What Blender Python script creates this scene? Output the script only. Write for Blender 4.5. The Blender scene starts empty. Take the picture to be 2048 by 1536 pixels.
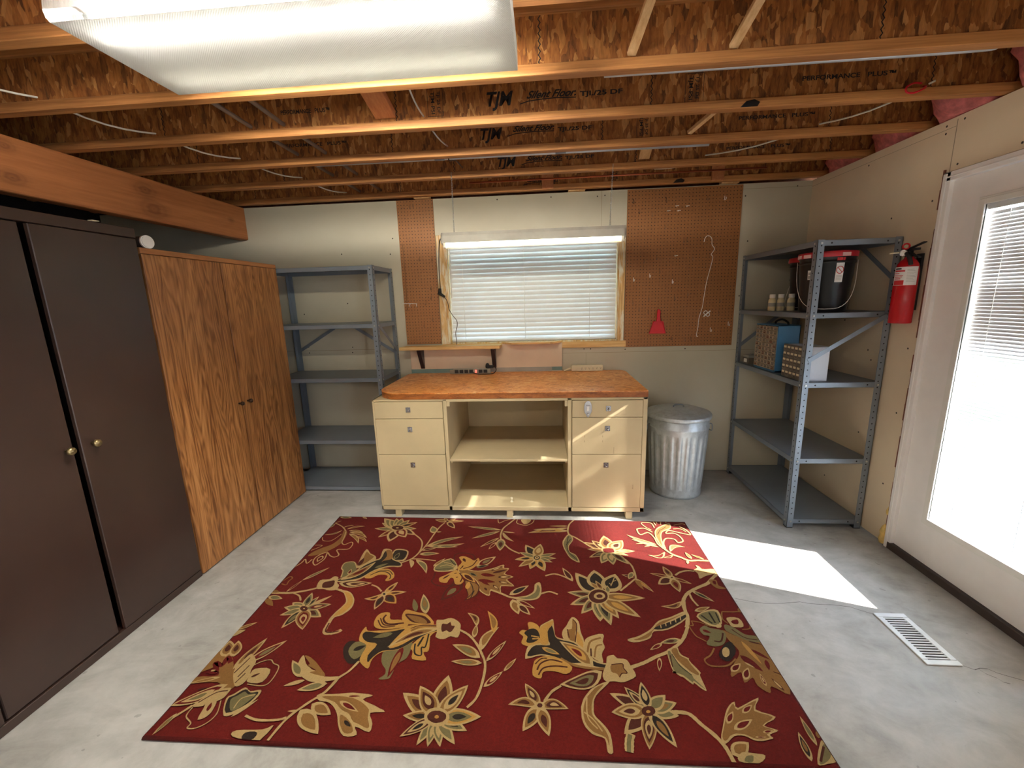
import bpy, bmesh, math, random
from mathutils import Vector, Matrix
random.seed(7)
SC = bpy.context.scene
COL = SC.collection

# ------------------------------------------------------------------ camera
cam_d = bpy.data.cameras.new('camera')
cam_d.sensor_fit = 'HORIZONTAL'
cam_d.sensor_width = 36.0
cam_d.lens = 828.73 / 2048.0 * 36.0
cam_d.clip_start = 0.02
cam = bpy.data.objects.new('camera', cam_d)
COL.objects.link(cam)
yaw, pitch, roll = 0.0785730, 0.1984912, -0.0294747
fw = Vector((-math.sin(yaw) * math.cos(pitch), math.cos(yaw) * math.cos(pitch), -math.sin(pitch)))
rt = Vector((math.cos(yaw), math.sin(yaw), 0))
up = rt.cross(fw)
c_, s_ = math.cos(roll), math.sin(roll)
rt, up = c_ * rt + s_ * up, -s_ * rt + c_ * up
mw = Matrix((rt, up, -fw)).transposed().to_4x4()
mw.translation = Vector((0, 0, 1.515))
cam.matrix_world = mw
SC.camera = cam

# ------------------------------------------------------------------ sky, sun, exposure
SUN_STRENGTH = 30.0
SKY_STRENGTH = 8.5
LENS = 0.0155          # how much of the tube light the ribbed cover scatters
ADDED_LAMP = 13.0            # radiance of the unseen lamps added behind the camera for brightness
world = bpy.data.worlds.new('sky')
SC.world = world
world.use_nodes = True
bg = world.node_tree.nodes['Background']
bg.inputs[0].default_value = (0.66, 0.81, 1.0, 1)
bg.inputs[1].default_value = SKY_STRENGTH
sun_d = bpy.data.lights.new('sun', 'SUN')
sun_d.energy = SUN_STRENGTH
sun_d.angle = math.radians(0.55)
sun_d.color = (1.0, 0.95, 0.87)
sun = bpy.data.objects.new('sun', sun_d)
COL.objects.link(sun)
sun.location = (12, -4, 8)
sun.rotation_euler = Vector((-1, 0.33, -0.68)).to_track_quat('-Z', 'Y').to_euler()


def portal(name, loc, rot, sx, sy):
    d = bpy.data.lights.new(name, 'AREA')
    d.shape = 'RECTANGLE'
    d.size, d.size_y = sx, sy
    d.cycles.is_portal = True
    o = bpy.data.objects.new(name, d)
    COL.objects.link(o)
    o.location = loc
    o.rotation_euler = rot


portal('door_daylight_portal', (2.13, 1.955, 1.09), (0, math.radians(90), 0), 1.6, 0.5)
portal('added_door_portal', (2.13, -2.1, 1.09), (0, math.radians(90), 0), 1.9, 1.1)  # guides sky sampling through the glass door added behind the camera
portal('window_daylight_portal', (-0.09, 3.66, 1.58), (math.radians(-90), 0, 0), 1.44, 0.84)
vs = SC.view_settings
vs.view_transform = 'Standard'
vs.look = 'None'
vs.exposure = 0.8
vs.gamma = 1.0
vs.use_curve_mapping = False
cy = SC.cycles
cy.max_bounces = 10
cy.diffuse_bounces = 6
cy.glossy_bounces = 4
cy.transmission_bounces = 6
cy.transparent_max_bounces = 12
cy.sample_clamp_indirect = 6.0
cy.caustics_reflective = False
cy.caustics_refractive = False
cy.use_denoising = True


# ------------------------------------------------------------------ materials
def lin(r, g, b):
    f = lambda v: (v / 255 / 12.92) if v / 255 <= 0.04045 else ((v / 255 + 0.055) / 1.055) ** 2.4
    return (f(r), f(g), f(b), 1)


class NT:
    def __init__(self, name):
        self.m = bpy.data.materials.new(name)
        self.m.use_nodes = True
        self.t = self.m.node_tree
        self.b = self.t.nodes['Principled BSDF']
        self.out = self.t.nodes['Material Output']

    def n(self, typ, **kw):
        nd = self.t.nodes.new(typ)
        for k, v in kw.items():
            if k.startswith('i_'):
                key = k[2:]
                key = int(key) if key.isdigit() else key.replace('_', ' ')
                nd.inputs[key].default_value = v
            else:
                setattr(nd, k, v)
        return nd

    def l(self, a, b):
        self.t.links.new(a, b)

    def coord(self, scale=(1, 1, 1), rot=(0, 0, 0), loc=(0, 0, 0)):
        tc = self.n('ShaderNodeTexCoord')
        mp = self.n('ShaderNodeMapping')
        mp.inputs['Scale'].default_value = scale
        mp.inputs['Rotation'].default_value = rot
        mp.inputs['Location'].default_value = loc
        self.l(tc.outputs['Object'], mp.inputs['Vector'])
        return mp.outputs[0]

    def noise(self, vec, scale, detail=4, rough=0.55, dist=0.0):
        nd = self.n('ShaderNodeTexNoise')
        nd.inputs['Scale'].default_value = scale
        nd.inputs['Detail'].default_value = detail
        nd.inputs['Roughness'].default_value = rough
        nd.inputs['Distortion'].default_value = dist
        self.l(vec, nd.inputs['Vector'])
        return nd.outputs['Fac']

    def ramp(self, fac, stops):
        r = self.n('ShaderNodeValToRGB')
        e = r.color_ramp.elements
        e[0].position, e[0].color = stops[0]
        e[1].position, e[1].color = stops[-1]
        for p, c in stops[1:-1]:
            k = e.new(p)
            k.color = c
        self.l(fac, r.inputs[0])
        return r.outputs[0]

    def mix(self, fac, a, b, mode='MIX'):
        m = self.n('ShaderNodeMix', data_type='RGBA', blend_type=mode)
        if isinstance(fac, (int, float)):
            m.inputs[0].default_value = fac
        else:
            self.l(fac, m.inputs[0])
        for s, v in ((m.inputs[6], a), (m.inputs[7], b)):
            if isinstance(v, tuple):
                s.default_value = v
            else:
                self.l(v, s)
        return m.outputs[2]

    def math(self, op, a, b=None):
        m = self.n('ShaderNodeMath', operation=op)
        for i, v in enumerate((a, b)):
            if v is None:
                continue
            if isinstance(v, (int, float)):
                m.inputs[i].default_value = v
            else:
                self.l(v, m.inputs[i])
        return m.outputs[0]

    def bump(self, h, strength=0.2, dist=0.01):
        b = self.n('ShaderNodeBump')
        b.inputs['Strength'].default_value = strength
        b.inputs['Distance'].default_value = dist
        self.l(h, b.inputs['Height'])
        self.l(b.outputs[0], self.b.inputs['Normal'])

    def base(self, c):
        if isinstance(c, tuple):
            self.b.inputs['Base Color'].default_value = c
        else:
            self.l(c, self.b.inputs['Base Color'])
        return self

    def set(self, rough=0.5, metal=0.0, spec=0.5):
        self.b.inputs['Roughness'].default_value = rough
        self.b.inputs['Metallic'].default_value = metal
        self.b.inputs['Specular IOR Level'].default_value = spec
        return self


def plain(name, rgb, rough=0.5, metal=0.0, var=0.12, vscale=8, bump=0.0, bscale=60, spec=0.5):
    t = NT(name)
    c = lin(*rgb)
    v = t.coord()
    d = tuple(x * (1 - var) for x in c[:3]) + (1,)
    e = tuple(min(1, x * (1 + var)) for x in c[:3]) + (1,)
    t.base(t.ramp(t.noise(v, vscale), [(0.3, d), (0.7, e)])).set(rough, metal, spec)
    if bump:
        t.bump(t.noise(v, bscale), bump, 0.004)
    return t.m


def wood(name, light, dark, axis='x', scale=1.0, rough=0.55, stretch=14, knots=(), strength=1.0, fine=1.0):
    """straight-grained timber running along one axis"""
    t = NT(name)
    k = 3.0 * scale
    sc = {'x': (k / stretch, k, k), 'y': (k, k / stretch, k), 'z': (k, k, k / stretch)}[axis]
    v = t.coord(sc)
    n1 = t.noise(v, 4, 5, 0.6, 0.6)
    n2 = t.noise(v, 26 * fine, 3, 0.6)
    h = t.math('ADD', t.math('MULTIPLY', n1, 0.65), t.math('MULTIPLY', n2, 0.35))
    col = t.ramp(h, [(0.36, lin(*dark)), (0.62, lin(*light))])
    if knots:
        tc = t.n('ShaderNodeTexCoord')
        for (kx, ky, kz, rad) in knots:
            sub = t.n('ShaderNodeVectorMath', operation='SUBTRACT')
            t.l(tc.outputs['Object'], sub.inputs[0])
            sub.inputs[1].default_value = (kx, ky, kz)
            mul = t.n('ShaderNodeVectorMath', operation='MULTIPLY')
            t.l(sub.outputs[0], mul.inputs[0])
            mul.inputs[1].default_value = {'x': (0.6, 1, 1), 'y': (0, 0.6, 1), 'z': (1, 1, 0.6)}[axis]
            ln = t.n('ShaderNodeVectorMath', operation='LENGTH')
            t.l(mul.outputs[0], ln.inputs[0])
            d = t.math('ADD', t.math('DIVIDE', ln.outputs['Value'], rad), t.math('MULTIPLY', n2, 0.5))
            ring = t.math('SINE', t.math('MULTIPLY', d, 11.0))
            fall = t.math('SUBTRACT', 1.0, t.math('MULTIPLY', d, 0.52))
            fall = t.math('MAXIMUM', fall, 0.0)
            f = t.math('MULTIPLY', fall, t.math('ADD', 0.75, t.math('MULTIPLY', ring, 0.2)))
            f = t.math('MULTIPLY', f, 0.75)
            col = t.mix(f, col, lin(70, 30, 14))
    t.base(col).set(rough)
    t.bump(h, 0.15 * strength, 0.002)
    return t.m


def osb_mat():
    t = NT('oriented_strand_board')
    cols = []
    for i, (rot, sc) in enumerate((((0, 0.6, 0), (46, 46, 16)), ((0, -0.8, 0), (58, 58, 20)), ((0, 1.4, 0.3), (40, 40, 17)))):
        v = t.coord(sc, rot, (i * 3.1, 0.5, i))
        nz = t.n('ShaderNodeTexNoise')
        nz.inputs['Scale'].default_value = 0.8
        t.l(v, nz.inputs['Vector'])
        add = t.n('ShaderNodeVectorMath', operation='ADD')
        t.l(v, add.inputs[0])
        t.l(nz.outputs['Color'], add.inputs[1])
        vo = t.n('ShaderNodeTexVoronoi')
        vo.inputs['Scale'].default_value = 1.0
        t.l(add.outputs[0], vo.inputs['Vector'])
        cols.append((t.n('ShaderNodeSeparateColor'), vo))
        t.l(vo.outputs['Color'], cols[-1][0].inputs[0])
    a = cols[0][0].outputs[0]
    sel = t.math('GREATER_THAN', cols[1][0].outputs[1], 0.55)
    mixv = t.n('ShaderNodeMix')
    t.l(sel, mixv.inputs[0])
    t.l(a, mixv.inputs[2])
    t.l(cols[1][0].outputs[0], mixv.inputs[3])
    sel2 = t.math('GREATER_THAN', cols[2][0].outputs[1], 0.7)
    mix2 = t.n('ShaderNodeMix')
    t.l(sel2, mix2.inputs[0])
    t.l(mixv.outputs[0], mix2.inputs[2])
    t.l(cols[2][0].outputs[0], mix2.inputs[3])
    fac = mix2.outputs[0]
    col = t.ramp(fac, [(0.0, lin(74, 40, 16)), (0.16, lin(120, 70, 30)), (0.5, lin(158, 98, 46)), (0.8, lin(178, 118, 60)), (1.0, lin(220, 168, 106))])
    g = t.noise(t.coord((60, 60, 12), (0, 0.4, 0)), 2, 3)
    col = t.mix(0.35, col, t.ramp(g, [(0.36, lin(84, 46, 18)), (0.64, lin(190, 128, 70))]))
    col = t.mix(1.0, col, (0.98, 0.93, 0.86, 1), 'MULTIPLY')
    t.base(col).set(0.7)
    t.bump(fac, 0.3, 0.003)
    return t.m


def laminate_mat(name, light, mid, dark, rough):
    """printed wood grain with cathedral figures running up the doors"""
    t = NT(name)
    v = t.coord((4.2, 4.2, 0.5))
    nz = t.noise(v, 1.6, 3, 0.5, 0.3)
    w1 = t.math('SINE', t.math('MULTIPLY', nz, 120.0))
    w1 = t.math('ADD', 0.5, t.math('MULTIPLY', w1, 0.5))
    n2 = t.noise(t.coord((40, 40, 1.1)), 2.0, 5, 0.6, 0.4)
    n3 = t.noise(t.coord((9, 9, 0.5)), 2.0, 3, 0.5, 0.3)
    h = t.math('ADD', t.math('MULTIPLY', w1, 0.13), t.math('ADD', t.math('MULTIPLY', n2, 0.45), t.math('MULTIPLY', n3, 0.42)))
    col = t.ramp(h, [(0.36, lin(*dark)), (0.5, lin(*mid)), (0.66, lin(*light))])
    t.base(col).set(rough)
    return t.m


def concrete_mat():
    t = NT('worn_concrete')
    v = t.coord()
    n1 = t.noise(v, 1.3, 6, 0.62, 0.4)
    n2 = t.noise(v, 9, 6, 0.7, 0.3)
    n3 = t.noise(t.coord((1, 1.7, 1), (0, 0, 0.25)), 3.4, 6, 0.66, 1.2)
    h = t.math('ADD', t.math('ADD', t.math('MULTIPLY', n1, 0.45), t.math('MULTIPLY', n2, 0.25)), t.math('MULTIPLY', n3, 0.3))
    col = t.ramp(h, [(0.34, lin(122, 120, 116)), (0.45, lin(156, 155, 150)), (0.55, lin(176, 175, 171)), (0.70, lin(198, 197, 193))])
    spots = t.math('LESS_THAN', t.noise(v, 24, 2, 0.4), 0.27)
    col = t.mix(t.math('MULTIPLY', spots, 0.35), col, lin(96, 92, 86))
    t.base(col).set(0.62)
    t.l(t.ramp(n2, [(0.3, (0.45,) * 3 + (1,)), (0.7, (0.75,) * 3 + (1,))]), t.b.inputs['Roughness'])
    t.bump(h, 0.25, 0.004)
    return t.m


def drywall_mat(name, rgb, rgb2):
    t = NT(name)
    v = t.coord()
    n = t.noise(v, 1.6, 4, 0.6)
    t.base(t.ramp(n, [(0.3, lin(*rgb)), (0.7, lin(*rgb2))])).set(0.85)
    t.bump(t.noise(v, 160, 2), 0.06, 0.002)
    return t.m


def pegboard_mat():
    t = NT('perforated_hardboard')
    tc = t.n('ShaderNodeTexCoord')
    sp = t.n('ShaderNodeSeparateXYZ')
    t.l(tc.outputs['Object'], sp.inputs[0])
    P = 0.0254

    def cell(o):
        m = t.math('DIVIDE', o, P)
        f = t.math('SUBTRACT', m, t.math('FLOOR', m))
        f = t.math('SUBTRACT', f, 0.5)
        return t.math('MULTIPLY', f, f)
    r2 = t.math('ADD', cell(sp.outputs[0]), cell(sp.outputs[2]))
    hole = t.math('LESS_THAN', r2, 0.019)
    n = t.noise(t.coord((1, 1, 1)), 3, 5)
    n2 = t.noise(t.coord((1, 1, 1)), 90, 3)
    c = t.ramp(n, [(0.3, lin(142, 92, 48)), (0.7, lin(156, 102, 56))])
    c = t.mix(0.25, c, t.ramp(n2, [(0.3, lin(120, 76, 40)), (0.7, lin(170, 116, 68))]))
    t.base(t.mix(hole, c, lin(38, 22, 12))).set(0.6)
    b = t.math('SUBTRACT', 1.0, hole)
    t.bump(b, 0.5, 0.003)
    return t.m


def burl_mat():
    t = NT('burl_laminate')
    v = t.coord((1, 1.3, 1))
    n1 = t.noise(v, 11, 6, 0.66, 1.8)
    n2 = t.noise(v, 34, 4, 0.7, 1.2)
    h = t.math('ADD', t.math('MULTIPLY', n1, 0.62), t.math('MULTIPLY', n2, 0.38))
    t.base(t.ramp(h, [(0.37, lin(170, 88, 32)), (0.45, lin(222, 134, 60)), (0.52, lin(242, 162, 86)), (0.62, lin(255, 204, 138))])).set(0.3)
    return t.m


def galv_mat():
    t = NT('galvanised_steel')
    v = t.coord((1, 1, 0.6))
    vo = t.n('ShaderNodeTexVoronoi')
    vo.inputs['Scale'].default_value = 55
    t.l(v, vo.inputs['Vector'])
    sp = t.n('ShaderNodeSeparateColor')
    t.l(vo.outputs['Color'], sp.inputs[0])
    n = t.noise(v, 12, 4)
    h = t.math('ADD', t.math('MULTIPLY', sp.outputs[0], 0.3), t.math('MULTIPLY', n, 0.7))
    t.base(t.ramp(h, [(0.2, lin(172, 178, 182)), (0.8, lin(204, 211, 216))])).set(0.42, 0.5)
    t.l(t.ramp(h, [(0.2, (0.40,) * 3 + (1,)), (0.8, (0.5,) * 3 + (1,))]), t.b.inputs['Roughness'])
    return t.m


def pile_mat(name, rgb, k=0.2):
    t = NT(name)
    v = t.coord()
    n = t.noise(v, 420, 2, 0.6)
    n1 = t.noise(v, 3.2, 3, 0.5)
    c = lin(*rgb)
    d = tuple(x * (1 - 2 * k) for x in c[:3]) + (1,)
    e = tuple(min(1, x * (1 + 1.6 * k)) for x in c[:3]) + (1,)
    n2 = t.noise(v, 130, 3, 0.7)
    h = t.math('ADD', t.math('ADD', t.math('MULTIPLY', n, 0.3), t.math('MULTIPLY', n2, 0.4)), t.math('MULTIPLY', n1, 0.3))
    t.base(t.ramp(h, [(0.36, d), (0.64, e)])).set(0.95, 0, 0.1)
    t.b.inputs['Sheen Weight'].default_value = 0.03
    t.bump(n, 0.5, 0.003)
    return t.m


def glow_mat(name, rgb, strength):
    t = NT(name)
    t.base((0.8, 0.8, 0.8, 1))
    t.b.inputs['Emission Color'].default_value = lin(*rgb)
    t.b.inputs['Emission Strength'].default_value = strength
    return t.m


def glass_mat(name, tint=(1, 1, 1)):
    t = NT(name)
    tr = t.n('ShaderNodeBsdfTransparent')
    tr.inputs[0].default_value = tint + (1,)
    gl = t.n('ShaderNodeBsdfGlossy')
    gl.inputs['Roughness'].default_value = 0.03
    lw = t.n('ShaderNodeLayerWeight')
    lw.inputs[0].default_value = 0.5
    fr = t.math('ADD', 0.035, t.math('MULTIPLY', t.math('POWER', lw.outputs['Facing'], 5.0), 0.8))
    mx = t.n('ShaderNodeMixShader')
    t.l(fr, mx.inputs[0])
    t.l(tr.outputs[0], mx.inputs[1])
    t.l(gl.outputs[0], mx.inputs[2])
    t.l(mx.outputs[0], t.out.inputs[0])
    return t.m


def lens_mat():
    """prismatic acrylic wrap: sends the tube light mostly downwards, glows softly when seen at a slant"""
    t = NT('prismatic_acrylic')
    tl = t.n('ShaderNodeBsdfTranslucent')
    tl.inputs[0].default_value = (LENS, LENS, LENS * 0.96, 1)
    df = t.n('ShaderNodeBsdfDiffuse')
    df.inputs[0].default_value = (0.55, 0.55, 0.52, 1)
    gl = t.n('ShaderNodeBsdfGlossy')
    gl.inputs['Roughness'].default_value = 0.25
    m1 = t.n('ShaderNodeAddShader')
    t.l(tl.outputs[0], m1.inputs[0])
    t.l(df.outputs[0], m1.inputs[1])
    m2 = t.n('ShaderNodeMixShader')
    m2.inputs[0].default_value = 0.04
    t.l(m1.outputs[0], m2.inputs[1])
    t.l(gl.outputs[0], m2.inputs[2])
    lw = t.n('ShaderNodeLayerWeight')
    lw.inputs[0].default_value = 0.5
    mr = t.n('ShaderNodeMapRange', interpolation_type='SMOOTHSTEP')
    t.l(lw.outputs['Facing'], mr.inputs[0])
    mr.inputs[1].default_value = 0.15
    mr.inputs[2].default_value = 0.47
    mr.inputs[3].default_value = 0.85
    mr.inputs[4].default_value = 0.0
    tr = t.n('ShaderNodeBsdfTransparent')
    m3 = t.n('ShaderNodeMixShader')
    t.l(mr.outputs[0], m3.inputs[0])
    t.l(m2.outputs[0], m3.inputs[1])
    t.l(tr.outputs[0], m3.inputs[2])
    t.l(m3.outputs[0], t.out.inputs[0])
    v = t.coord()
    sp = t.n('ShaderNodeSeparateXYZ')
    t.l(v, sp.inputs[0])
    a = t.math('SINE', t.math('MULTIPLY', sp.outputs[0], 900.0))
    b = t.math('SINE', t.math('MULTIPLY', sp.outputs[1], 900.0))
    bm_ = t.n('ShaderNodeBump')
    bm_.inputs['Strength'].default_value = 0.35
    bm_.inputs['Distance'].default_value = 0.002
    t.l(t.math('MULTIPLY', a, b), bm_.inputs['Height'])
    for s in (tl, df, gl):
        t.l(bm_.outputs[0], s.inputs['Normal'])
    return t.m


def smear_mat():
    """pine casing with old cream paint smeared over it"""
    t = NT('paint_smeared_pine')
    v = t.coord((3, 3, 0.6))
    n = t.noise(v, 9, 5, 0.65, 0.6)
    w = t.noise(t.coord((20, 20, 1.5)), 4, 4)
    c = t.ramp(w, [(0.35, lin(186, 140, 80)), (0.65, lin(222, 186, 128))])
    t.base(t.mix(t.ramp(n, [(0.45, (0, 0, 0, 1)), (0.58, (1, 1, 1, 1))]), c, lin(222, 214, 190))).set(0.6)
    return t.m


M = {}
M['osb'] = osb_mat()
M['flange'] = wood('laminated_veneer_flange', (196, 136, 78), (128, 78, 38), 'x', 1.6, 0.65, 30)
M['beam'] = wood('fir_beam', (190, 122, 70), (156, 92, 48), 'y', 0.8, 0.6, 18, knots=((0.045, -0.866, 0.078, 0.05), (0.045, -0.905, 0.182, 0.04), (0.045, -1.594, 0.071, 0.03), (0.045, -1.596, 0.21, 0.024), (0.045, -0.18, 0.133, 0.018)))
M['lath'] = wood('pale_lath', (226, 190, 140), (194, 150, 98), 'y', 1.5, 0.6, 14)
M['block'] = wood('fir_blocking', (206, 140, 92), (176, 106, 64), 'y', 1.2, 0.6, 14)
M['shelfwood'] = wood('pine_shelf', (226, 190, 128), (190, 142, 80), 'x', 1.3, 0.55, 16)
M['pine'] = smear_mat()
M['drywall'] = drywall_mat('drywall_cream', (184, 177, 156), (194, 187, 167))
M['drywall_r'] = drywall_mat('drywall_tan', (216, 196, 166), (226, 208, 178))
M['leftshade'] = plain('left_wall_shade', (34, 34, 40), 0.8)  # near-black wall colour stands in for the shade beyond the beam
M['rearpaint'] = plain('plain_wallboard', (205, 196, 178), 0.9)
M['floor'] = concrete_mat()
M['crack'] = plain('crack_shadow', (70, 66, 62), 0.95)
M['peg'] = pegboard_mat()
M['burl'] = burl_mat()
M['burledge'] = wood('burl_edge', (176, 104, 48), (110, 58, 22), 'x', 3, 0.35, 4)
M['bench'] = plain('cream_painted_plywood', (196, 178, 140), 0.55, 0, 0.06, 5, 0.06, 30)
M['benchdark'] = plain('worn_edge', (120, 96, 64), 0.7)
M['gap'] = plain('shadow_gap', (22, 18, 14), 0.9)
M['chrome'] = plain('chrome', (190, 190, 196), 0.22, 0.95, 0.05)
M['brass'] = plain('aged_brass', (176, 158, 116), 0.3, 0.9, 0.1)
M['darkknob'] = plain('dark_bronze_knob', (66, 48, 34), 0.35, 0.6)
M['brown'] = plain('dark_brown_paint', (57, 41, 35), 0.34, 0, 0.14, 3, 0.05, 14)
M['brownedge'] = plain('dark_brown_edge', (38, 27, 22), 0.5)
M['lam'] = laminate_mat('walnut_laminate', (192, 136, 82), (162, 108, 60), (116, 72, 37), 0.42)
M['lamtrim'] = wood('laminate_rail', (178, 120, 72), (146, 94, 52), 'y', 2, 0.45, 16)
M['steel'] = plain('grey_enamel_steel', (128, 137, 147), 0.38, 0.25, 0.08, 4)
M['bolt'] = plain('zinc_bolt', (196, 196, 192), 0.3, 0.9)
M['hole'] = plain('punched_hole', (24, 26, 28), 0.9)
M['galv'] = galv_mat()
M['black'] = plain('black_plastic', (26, 27, 30), 0.3, 0, 0.2)
M['blackmatte'] = plain('black_rubber', (24, 23, 23), 0.55)
M['red'] = plain('red_lid_plastic', (196, 40, 52), 0.4)
M['pinkwhite'] = plain('pale_pink_plastic', (232, 190, 188), 0.45)
M['redext'] = plain('red_enamel', (186, 22, 30), 0.22)
M['redpan'] = plain('red_dustpan_plastic', (208, 22, 40), 0.35)
M['white'] = plain('white_plastic', (232, 230, 224), 0.4, 0, 0.04)
M['doorwhite'] = plain('white_door_paint', (240, 236, 233), 0.45, 0, 0.03)
M['label'] = plain('paper_label', (232, 230, 226), 0.6, 0, 0.03)
M['ink'] = plain('black_ink', (26, 26, 30), 0.8)
M['redink'] = plain('red_ink', (200, 36, 40), 0.6)
M['cream'] = plain('cream_plastic', (224, 214, 184), 0.45)
M['bottle'] = plain('cream_filled_bottle', (216, 204, 164), 0.4)
M['blue'] = plain('blue_enamel', (70, 128, 172), 0.4)
M['clear'] = plain('cloudy_drawer_plastic', (196, 180, 158), 0.25, 0, 0.3, 22)
M['clearfill'] = plain('rusty_parts', (110, 66, 44), 0.6, 0, 0.4, 40)
M['greycab'] = plain('grey_drawer_plastic', (112, 104, 94), 0.45)
M['greyside'] = plain('pale_grey_enamel', (206, 210, 218), 0.45, 0, 0.04)
M['pvc'] = plain('grey_pipe', (192, 198, 204), 0.35, 0.3)
M['pvcdark'] = plain('dull_water_pipe', (120, 104, 92), 0.45, 0.1)
M['copper'] = plain('copper_tube', (176, 96, 66), 0.35, 0.8)
M['cablewhite'] = plain('white_cable_sheath', (226, 222, 208), 0.45)
M['cordbrown'] = plain('brown_cord', (60, 38, 30), 0.5)
M['insul'] = plain('pink_glass_wool', (206, 120, 120), 0.95, 0, 0.3, 30, 0.8, 40)
M['panel'] = plain('pinkish_backer_board', (214, 194, 170), 0.7, 0, 0.06, 4)
M['teal'] = plain('teal_tape', (112, 140, 136), 0.6)
M['tape'] = plain('grey_tape', (158, 158, 150), 0.6)
M['ironbracket'] = plain('dark_iron_bracket', (58, 50, 56), 0.4, 0.5)
M['stripgrey'] = plain('grey_power_strip', (150, 146, 132), 0.4, 0.2)
M['redlit'] = glow_mat('lit_red_switch', (240, 60, 40), 1.2)
M['threshold'] = plain('dark_brown_sill', (62, 50, 46), 0.6)
M['foam'] = plain('yellow_spray_foam', (220, 186, 110), 0.9, 0, 0.2, 30, 0.6, 40)
M['rough'] = plain('rough_red_framing', (120, 74, 58), 0.85, 0, 0.35, 20)
M['ventwhite'] = plain('white_vent_enamel', (214, 218, 222), 0.35)
M['blind'] = plain('white_blind_slat', (226, 228, 230), 0.45, 0, 0.03)
tb = bpy.data.materials['white_blind_slat']
M['glass'] = glass_mat('window_glass')
M['lens'] = lens_mat()
M['tubeA'] = glow_mat('fluorescent_tube_bright', (255, 250, 240), 285.0)
M['tubeB'] = glow_mat('fluorescent_tube_dim', (255, 250, 228), 95.0)
M['tubeshop'] = glow_mat('fluorescent_tube_desk', (255, 246, 214), 5.0)
M['tubefill'] = glow_mat('added_rear_tube', (255, 247, 236), ADDED_LAMP)  # tubes of the two lamps added behind the camera
M['reflector'] = plain('white_reflector_enamel', (222, 218, 208), 0.4)
M['patio'] = plain('sunny_concrete_outside', (214, 212, 206), 0.9)
M['grass'] = plain('lawn_outside', (92, 132, 58), 0.95, 0, 0.3, 6)
M['rugred'] = pile_mat('rug_red_pile', (77, 15, 11))
M['rugedge'] = pile_mat('rug_bound_edge', (62, 13, 11))
RC = {'c': pile_mat('rug_cream_pile', (150, 126, 84), 0.1), 'y': pile_mat('rug_gold_pile', (150, 112, 54), 0.1), 't': pile_mat('rug_tan_pile', (110, 78, 40), 0.1),
      'g': pile_mat('rug_sage_pile', (92, 84, 54), 0.1), 'b': pile_mat('rug_charcoal_pile', (33, 25, 19), 0.1), 'm': pile_mat('rug_brown_pile', (58, 25, 16), 0.1), 'r': M['rugred']}


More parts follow.
